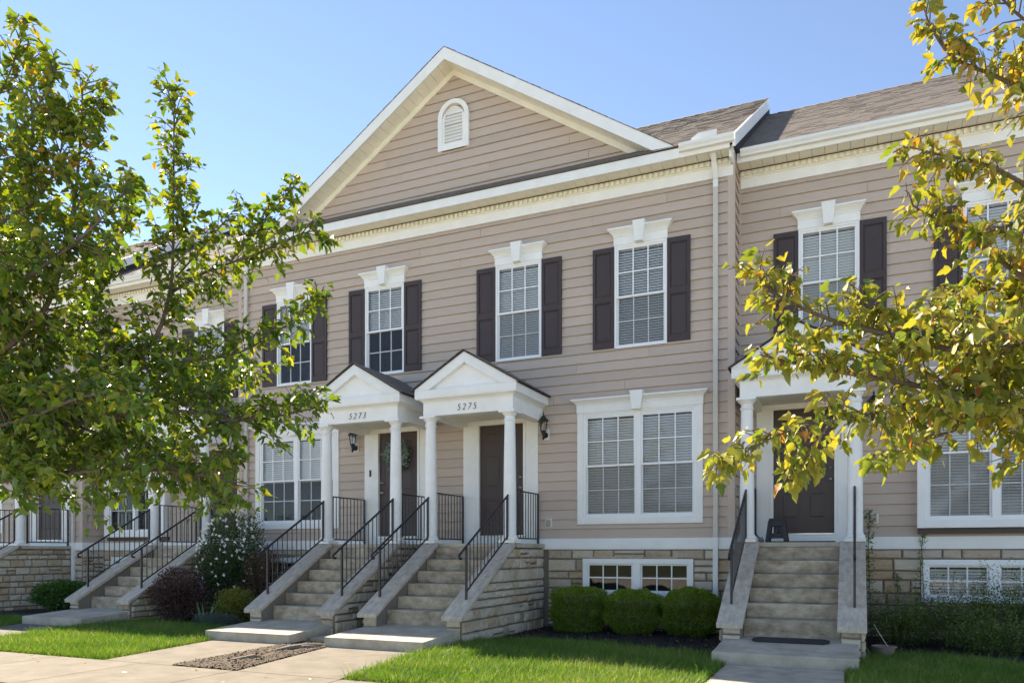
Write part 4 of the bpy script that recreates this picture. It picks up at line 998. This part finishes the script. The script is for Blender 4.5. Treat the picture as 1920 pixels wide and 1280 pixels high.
# ivy and wild growth in the right-hand bed: separate plants with upright shoots
IVY = [(0, (.035, .06, .016)), (.5, (.08, .13, .03)), (1, (.17, .24, .05))]
for i, (cx, cy, rx, ry, hh, lab) in enumerate(((8.05, -.75, .50, .55, .75, 'dark low ivy mound beside the stair coping'), (8.75, -.45, .60, .6, .95, 'dark green thicket between the low ivy mound and the basement window'), (9.55, -.35, .65, .65, 1.15, 'dense dark thicket with tall shoots before the basement window'), (10.4, -.5, .7, .7, 1.25, 'tallest dark thicket, at the window end away from the steps'), (9.1, -1.3, .65, .4, .55, 'low ivy spilling over the mulch edge'))):
    t = bush('ivy_thicket', lab, cx, cy, rx, ry, hh * .8, 5000, .034, IVY, jitter=.55, group='ivy bed')
    ps, ds = [], []
    for k in range(95):
        a = random.uniform(0, 6.28); q = math.sqrt(random.random()); bx, by = cx + rx * q * .9 * math.cos(a), cy + ry * q * .9 * math.sin(a); hz = hh * random.uniform(.55, 1.2)
        lx, ly = random.gauss(0, .08), random.gauss(0, .08)
        for s_ in np.linspace(.25, 1, 26): ps.append((bx + lx * s_ + random.gauss(0, .012), by + ly * s_ + random.gauss(0, .012), hz * s_)); ds.append((random.gauss(0, 1), random.gauss(0, 1), .6))
    leaf_cloud(ps, ds, rng.uniform(.022, .044, len(ps)), rng.uniform(.25, 1, len(ps)), MATS['ivy_thicket_leaf'], 'shoots', t, 'oval', .6)
def vine(lab, path_, n, spread):
    t = thing('ivy_vine', lab, 'vine', (path_[0][0], path_[0][1], .02), 'climbing ivy')
    MB().tube(path_, .006, 5).build('stem', BARK, t); ps, ds = [], []
    for i in range(n):
        s_ = random.random() * (len(path_) - 1); k = int(s_); f_ = s_ - k; a, b = Vector(path_[k]), Vector(path_[min(k + 1, len(path_) - 1)]); p = a.lerp(b, f_)
        ps.append((p.x + random.gauss(0, spread), p.y - abs(random.gauss(0, .03)), p.z + random.gauss(0, .03))); ds.append((random.gauss(0, 1), -.6, random.gauss(-.2, .8)))
    leaf_cloud(ps, ds, rng.uniform(.03, .055, n), rng.uniform(.2, 1, n), MATS['ivy_thicket_leaf'], 'leaves', t, 'oval', .2)
vine('ivy climbing the corner between the stair wall and the siding', [(7.62, .3, 0), (7.6, .5, .8), (7.58, .53, 1.5), (7.60, .54, 2.1)], 420, .05)
vine('thin ivy runner climbing past the bay window corner', [(8.42, .45, 0), (8.38, .5, .9), (8.36, .52, 1.5), (8.40, .53, 1.85)], 170, .03)
vine('short ivy runner on the stone beside the thicket', [(8.0, .45, .2), (8.02, .53, .7), (8.0, .53, 1.05)], 120, .03)

# ------------------------------------------------------------------ trees
LEAF_L = ramp_mat('maple_leaf_green', [(0, (.04, .085, .014)), (.45, (.09, .155, .022)), (.75, (.21, .25, .03)), (.92, (.34, .30, .04)), (1, (.36, .20, .035))], .40, 0, src='tint', trans=.36, nmix=.08, nscale=3.)
LEAF_R = ramp_mat('maple_leaf_yellow', [(0, (.06, .10, .016)), (.35, (.13, .175, .028)), (.65, (.28, .27, .045)), (.88, (.38, .29, .05)), (1, (.33, .14, .04))], .42, 0, src='tint', trans=.36, nmix=.16, nscale=30.)
def smooth_path(pts, n=5):
    P = [Vector(p) for p in pts]; out = []
    for i in range(len(P) - 1):
        a, b, c, d = P[max(i - 1, 0)], P[i], P[i + 1], P[min(i + 2, len(P) - 1)]
        for k in range(n):
            t = k / n; out.append(.5 * ((2 * b) + (c - a) * t + (2 * a - 5 * b + 4 * c - d) * t * t + (3 * b - a - 3 * c + d) * t ** 3))
    out.append(P[-1]); return out
def tree(name, lab, trunk, limbs, leafmat, leaf, step, tl, tint_mu, seed, droop=.35, dens=1.):
    """limbs = (points, r0, r1, first fraction that carries twigs, twig length factor)"""
    random.seed(seed); t = thing(name, lab, 'tree', trunk[0][0])
    tp_, r0, r1 = trunk; sp = smooth_path(tp_, 6)
    MB().tube(sp, [r0 + (r1 - r0) * i / (len(sp) - 1) for i in range(len(sp))], 10).build('trunk', BARK, t, smooth=True)
    ps, ds, sz, ti = [], [], [], []; tw = MB()
    def leaves_on(a, b, n):
        ax = (b - a).normalized()
        for i in range(n):
            f_ = (i + random.random()) / n; p = a.lerp(b, .12 + .88 * f_)
            o = Vector((random.gauss(0, 1), random.gauss(0, 1), random.gauss(-.1, .6))).normalized()
            d = (ax * .5 + o * .9 + Vector((0, 0, -droop))).normalized(); p = p + o * .035
            ps.append(tuple(p)); ds.append(tuple(d)); sz.append(leaf * random.uniform(.45, 1.3)); ti.append(min(1, max(0, random.gauss(tint_mu + .10 * f_ + .05 * (p.z - 3.2), .17))))
    for pts, ra, rb, f0, k in limbs:
        sp = smooth_path(pts, 5); MB().tube(sp, [ra + (rb - ra) * (i / (len(sp) - 1)) ** .8 for i in range(len(sp))], 7).build('limb', BARK, t, smooth=True)
        L = sum((sp[i + 1] - sp[i]).length for i in range(len(sp) - 1)); s_ = L * f0
        acc = [0]
        for i in range(len(sp) - 1): acc.append(acc[-1] + (sp[i + 1] - sp[i]).length)
        while s_ < L:
            i = max(j for j in range(len(sp) - 1) if acc[j] <= s_); f_ = (s_ - acc[i]) / max(1e-6, acc[i + 1] - acc[i]); p = sp[i].lerp(sp[i + 1], f_); tg = (sp[i + 1] - sp[i]).normalized()
            o = Vector((random.gauss(0, 1), random.gauss(0, 1), random.gauss(.25, .8))); o = (o - tg * o.dot(tg) * .6).normalized()
            d = (o * .85 + tg * .6).normalized(); l = tl * k * random.uniform(.45, 1.1) * (1.15 - .55 * s_ / L)
            m_ = p + d * l * .55 + Vector((0, 0, .02)); e = p + d * l + Vector((0, 0, -.10 * l))
            tw.tube([p, m_, e], [.006, .004, .002], 4, False)
            leaves_on(p.lerp(m_, .4), m_, max(2, int(l * 9 * dens))); leaves_on(m_, e, max(3, int(l * 13 * dens)))
            for q in range(2 if l > .3 else 1):
                d2 = (d + Vector((random.gauss(0, .8), random.gauss(0, .8), random.gauss(0, .6)))).normalized(); b0 = p.lerp(e, random.uniform(.3, .75)); e2 = b0 + d2 * l * .5
                tw.tube([b0, e2], [.004, .002], 3, False); leaves_on(b0, e2, max(2, int(l * 10 * dens)))
            s_ += step * random.uniform(.6, 1.4)
        leaves_on(sp[-2], sp[-1] + (sp[-1] - sp[-2]) * .6, 6)
    tw.build('twigs', BARK, t)
    leaf_cloud(ps, ds, sz, ti, leafmat, 'crown', t, 'maple', .9); random.seed(seed + 1)
    return len(ps)
A = at
tb = A(-130, 1040, 7.2); base = Vector((tb.x, tb.y, 0))
tr_l = [base, A(-125, 1000, 7.2), A(-100, 760, 7.2), A(-85, 480, 7.2), A(-70, 330, 7.2), A(-55, 230, 7.2)]
limbs = [
 ([A(-105, 860, 7.2), A(110, 800, 7.0), A(300, 770, 6.8), A(470, 785, 6.7), A(590, 765, 6.6)], .035, .006, .1, 1.0),
 ([A(-105, 800, 7.2), A(120, 735, 7.3), A(265, 665, 7.3), A(318, 550, 7.3), A(325, 370, 7.3), A(326, 170, 7.3)], .04, .004, .1, .72),
 ([A(318, 550, 7.3), A(385, 510, 7.3), A(470, 480, 7.2), A(560, 440, 7.1), A(598, 432, 7.1)], .018, .004, .1, .62),
 ([A(430, 495, 7.25), A(470, 440, 7.3), A(520, 385, 7.3), A(555, 345, 7.3)], .01, .003, .15, .42),
 ([A(330, 520, 7.3), A(400, 440, 7.4), A(450, 380, 7.4)], .012, .003, .2, .45),
 ([A(-92, 720, 7.2), A(70, 600, 7.0), A(130, 430, 6.9), A(150, 270, 6.9), A(155, 150, 6.9)], .035, .004, .12, .8),
 ([A(-78, 560, 7.2), A(40, 420, 7.5), A(60, 260, 7.5), A(55, 110, 7.5)], .03, .004, .15, .8),
 ([A(-60, 300, 7.2), A(-15, 205, 7.2), A(25, 120, 7.2), A(48, 40, 7.2)], .014, .003, .1, .5),
 ([A(-70, 360, 7.2), A(0, 290, 6.8), A(70, 200, 6.7), A(105, 120, 6.7)], .014, .003, .1, .55),
 ([A(-105, 920, 7.2), A(80, 890, 6.8), A(220, 880, 6.5), A(340, 885, 6.3), A(430, 900, 6.2)], .03, .005, .12, .95),
 ([A(200, 700, 7.3), A(330, 680, 7.0), A(450, 660, 6.9), A(550, 600, 6.9), A(605, 550, 6.9)], .018, .004, .08, .62),
 ([A(100, 740, 7.3), A(230, 760, 7.7), A(360, 720, 8.0), A(480, 700, 8.0)], .02, .004, .1, .9),
 ([A(-105, 830, 7.2), A(60, 780, 6.4), A(170, 740, 6.0), A(260, 760, 5.8)], .025, .004, .15, .8),
 ([A(-105, 840, 7.2), A(80, 850, 7.8), A(220, 830, 8.2), A(330, 820, 8.4)], .025, .004, .15, .9),
 ([A(-92, 700, 7.2), A(60, 640, 7.9), A(180, 560, 8.2), A(230, 440, 8.2), A(250, 330, 8.2)], .025, .004, .15, .75),
 ([A(-92, 620, 7.2), A(80, 500, 6.5), A(180, 420, 6.3), A(240, 350, 6.3)], .022, .004, .15, .7),
 ([A(150, 800, 7.0), A(280, 850, 6.9), A(370, 900, 6.8), A(420, 940, 6.7)], .014, .003, .1, .6),
 ([A(-64, 450, 7.2), A(60, 380, 7.0), A(110, 300, 6.9), A(120, 200, 6.9)], .02, .004, .15, .7),
 ([A(-92, 760, 7.2), A(50, 700, 7.6), A(130, 620, 7.6), A(200, 600, 7.6)], .02, .004, .15, .9),
]
for (dx, dy, dz0, dz1) in ((-1.9, .3, 2.6, 3.6), (-1.3, -1.4, 2.4, 3.4), (-1.4, 1.4, 2.5, 3.8), (-1.0, .2, 3.6, 5.2), (-.3, -1.6, 2.6, 3.7), (.2, -1.3, 3.6, 4.8), (-.6, 1.0, 4.0, 5.4)):
    o = Vector((tb.x, tb.y, 0)); limbs.append(([o + Vector((0, 0, dz0 - .5)), o + Vector((dx * .5, dy * .5, dz0)), o + Vector((dx, dy, (dz0 + dz1) / 2)), o + Vector((dx * 1.35, dy * 1.35, dz1))], .03, .004, .2, .95))
nL = tree('maple_tree', 'green maple with upright branches standing before the farthest steps', (tr_l, .085, .008), limbs, LEAF_L, .079, .033, .60, .46, 11, dens=1.35)
tb = A(2100, 1040, 5.0); base = Vector((tb.x, tb.y, 0))
tr_r = [base, A(2100, 900, 5.0), A(2095, 600, 5.0), A(2085, 250, 5.05), A(2075, -150, 5.1), A(2070, -500, 5.1)]
limbs = [
 ([A(2098, 800, 5), A(1900, 690, 4.9), A(1720, 640, 4.8), A(1560, 600, 4.75), A(1445, 545, 4.7), A(1420, 505, 4.7)], .03, .004, .15, .55),
 ([A(2098, 860, 5), A(1880, 760, 4.8), A(1680, 715, 4.6), A(1530, 690, 4.55), A(1425, 665, 4.5)], .03, .004, .15, .5),
 ([A(1760, 735, 4.7), A(1640, 775, 4.55), A(1500, 800, 4.5), A(1400, 845, 4.5), A(1340, 880, 4.5)], .012, .003, .12, .34),
 ([A(1560, 790, 4.5), A(1520, 840, 4.5), A(1480, 900, 4.5)], .007, .003, .3, .22),
 ([A(1900, 770, 4.8), A(1780, 810, 4.7), A(1690, 845, 4.65), A(1640, 870, 4.65)], .012, .003, .12, .36),
 ([A(2095, 720, 5), A(1960, 560, 5.0), A(1850, 470, 5.0), A(1770, 420, 5.0), A(1710, 385, 5.0)], .025, .004, .15, .42),
 ([A(2090, 560, 5), A(1960, 380, 5.0), A(1850, 310, 5.0), A(1760, 290, 5.0), A(1705, 275, 5.0)], .022, .004, .15, .36),
 ([A(2088, 400, 5), A(1980, 220, 5.0), A(1880, 150, 5.0), A(1790, 110, 5.0), A(1745, 50, 5.0), A(1730, 5, 5.0)], .022, .004, .2, .36),
 ([A(2085, 300, 5), A(1990, 100, 5.0), A(1900, 20, 5.0), A(1830, -60, 5.0)], .02, .004, .2, .45),
 ([A(2095, 760, 5), A(1960, 660, 4.5), A(1840, 610, 4.2), A(1730, 590, 4.1)], .022, .004, .15, .5),
 ([A(2095, 800, 5), A(1980, 740, 5.4), A(1850, 680, 5.6), A(1720, 660, 5.7)], .022, .004, .15, .6),
 ([A(2098, 850, 5), A(1980, 800, 4.6), A(1860, 770, 4.4), A(1760, 770, 4.3)], .022, .004, .15, .5),
 ([A(2095, 660, 5), A(1980, 560, 5.3), A(1880, 540, 5.4), A(1790, 560, 5.4)], .02, .004, .15, .55),
 ([A(1800, 650, 4.85), A(1680, 600, 4.8), A(1590, 560, 4.8)], .01, .003, .2, .4),
 ([A(2090, 480, 5), A(1990, 420, 4.7), A(1900, 420, 4.6), A(1840, 440, 4.6)], .02, .004, .2, .45),
]
o = Vector((tb.x, tb.y, 0))
for (dx, dy, dz0, dz1) in ((1.5, .2, 2.2, 3.2), (.9, 1.2, 2.2, 3.2), (1.0, -1.0, 2.2, 3.0), (.9, .3, 3.3, 4.6), (.2, 1.4, 2.8, 4.0), (.3, -.9, 3.2, 4.4), (.3, .2, 4.2, 5.6)):
    limbs.append(([o + Vector((0, 0, dz0 - .5)), o + Vector((dx * .5, dy * .5, dz0)), o + Vector((dx, dy, (dz0 + dz1) / 2)), o + Vector((dx * 1.3, dy * 1.3, dz1))], .028, .004, .2, .7))
nR = tree('maple_tree', 'yellowing maple with drooping branches standing before the ivy bed', (tr_r, .08, .012), limbs, LEAF_R, .074, .033, .72, .55, 23, droop=.6, dens=1.45)
# a few fallen leaves
ps, ds = [], []
for poly in (lawnM, lawnL, lawnR, bedM):
    for p in sample(poly, 40): ps.append((p[0], p[1], .05)); ds.append((random.gauss(0, 1), random.gauss(0, 1), .05))
for i in range(14): ps.append((random.uniform(-4, 3), random.uniform(SWY - 1.4, SWY - .1), .024)); ds.append((random.gauss(0, 1), random.gauss(0, 1), .02))
fl = leaf_cloud(ps, ds, rng.uniform(.04, .07, len(ps)), rng.uniform(.5, 1, len(ps)), LEAF_R, 'fallen_leaves', None, 'maple', 4., 'stuff'); fl['label'] = 'a few yellow leaves fallen on lawn and pavement'; fl['category'] = 'leaves'
print('leaves', nL, nR, 'objects', len(bpy.data.objects))
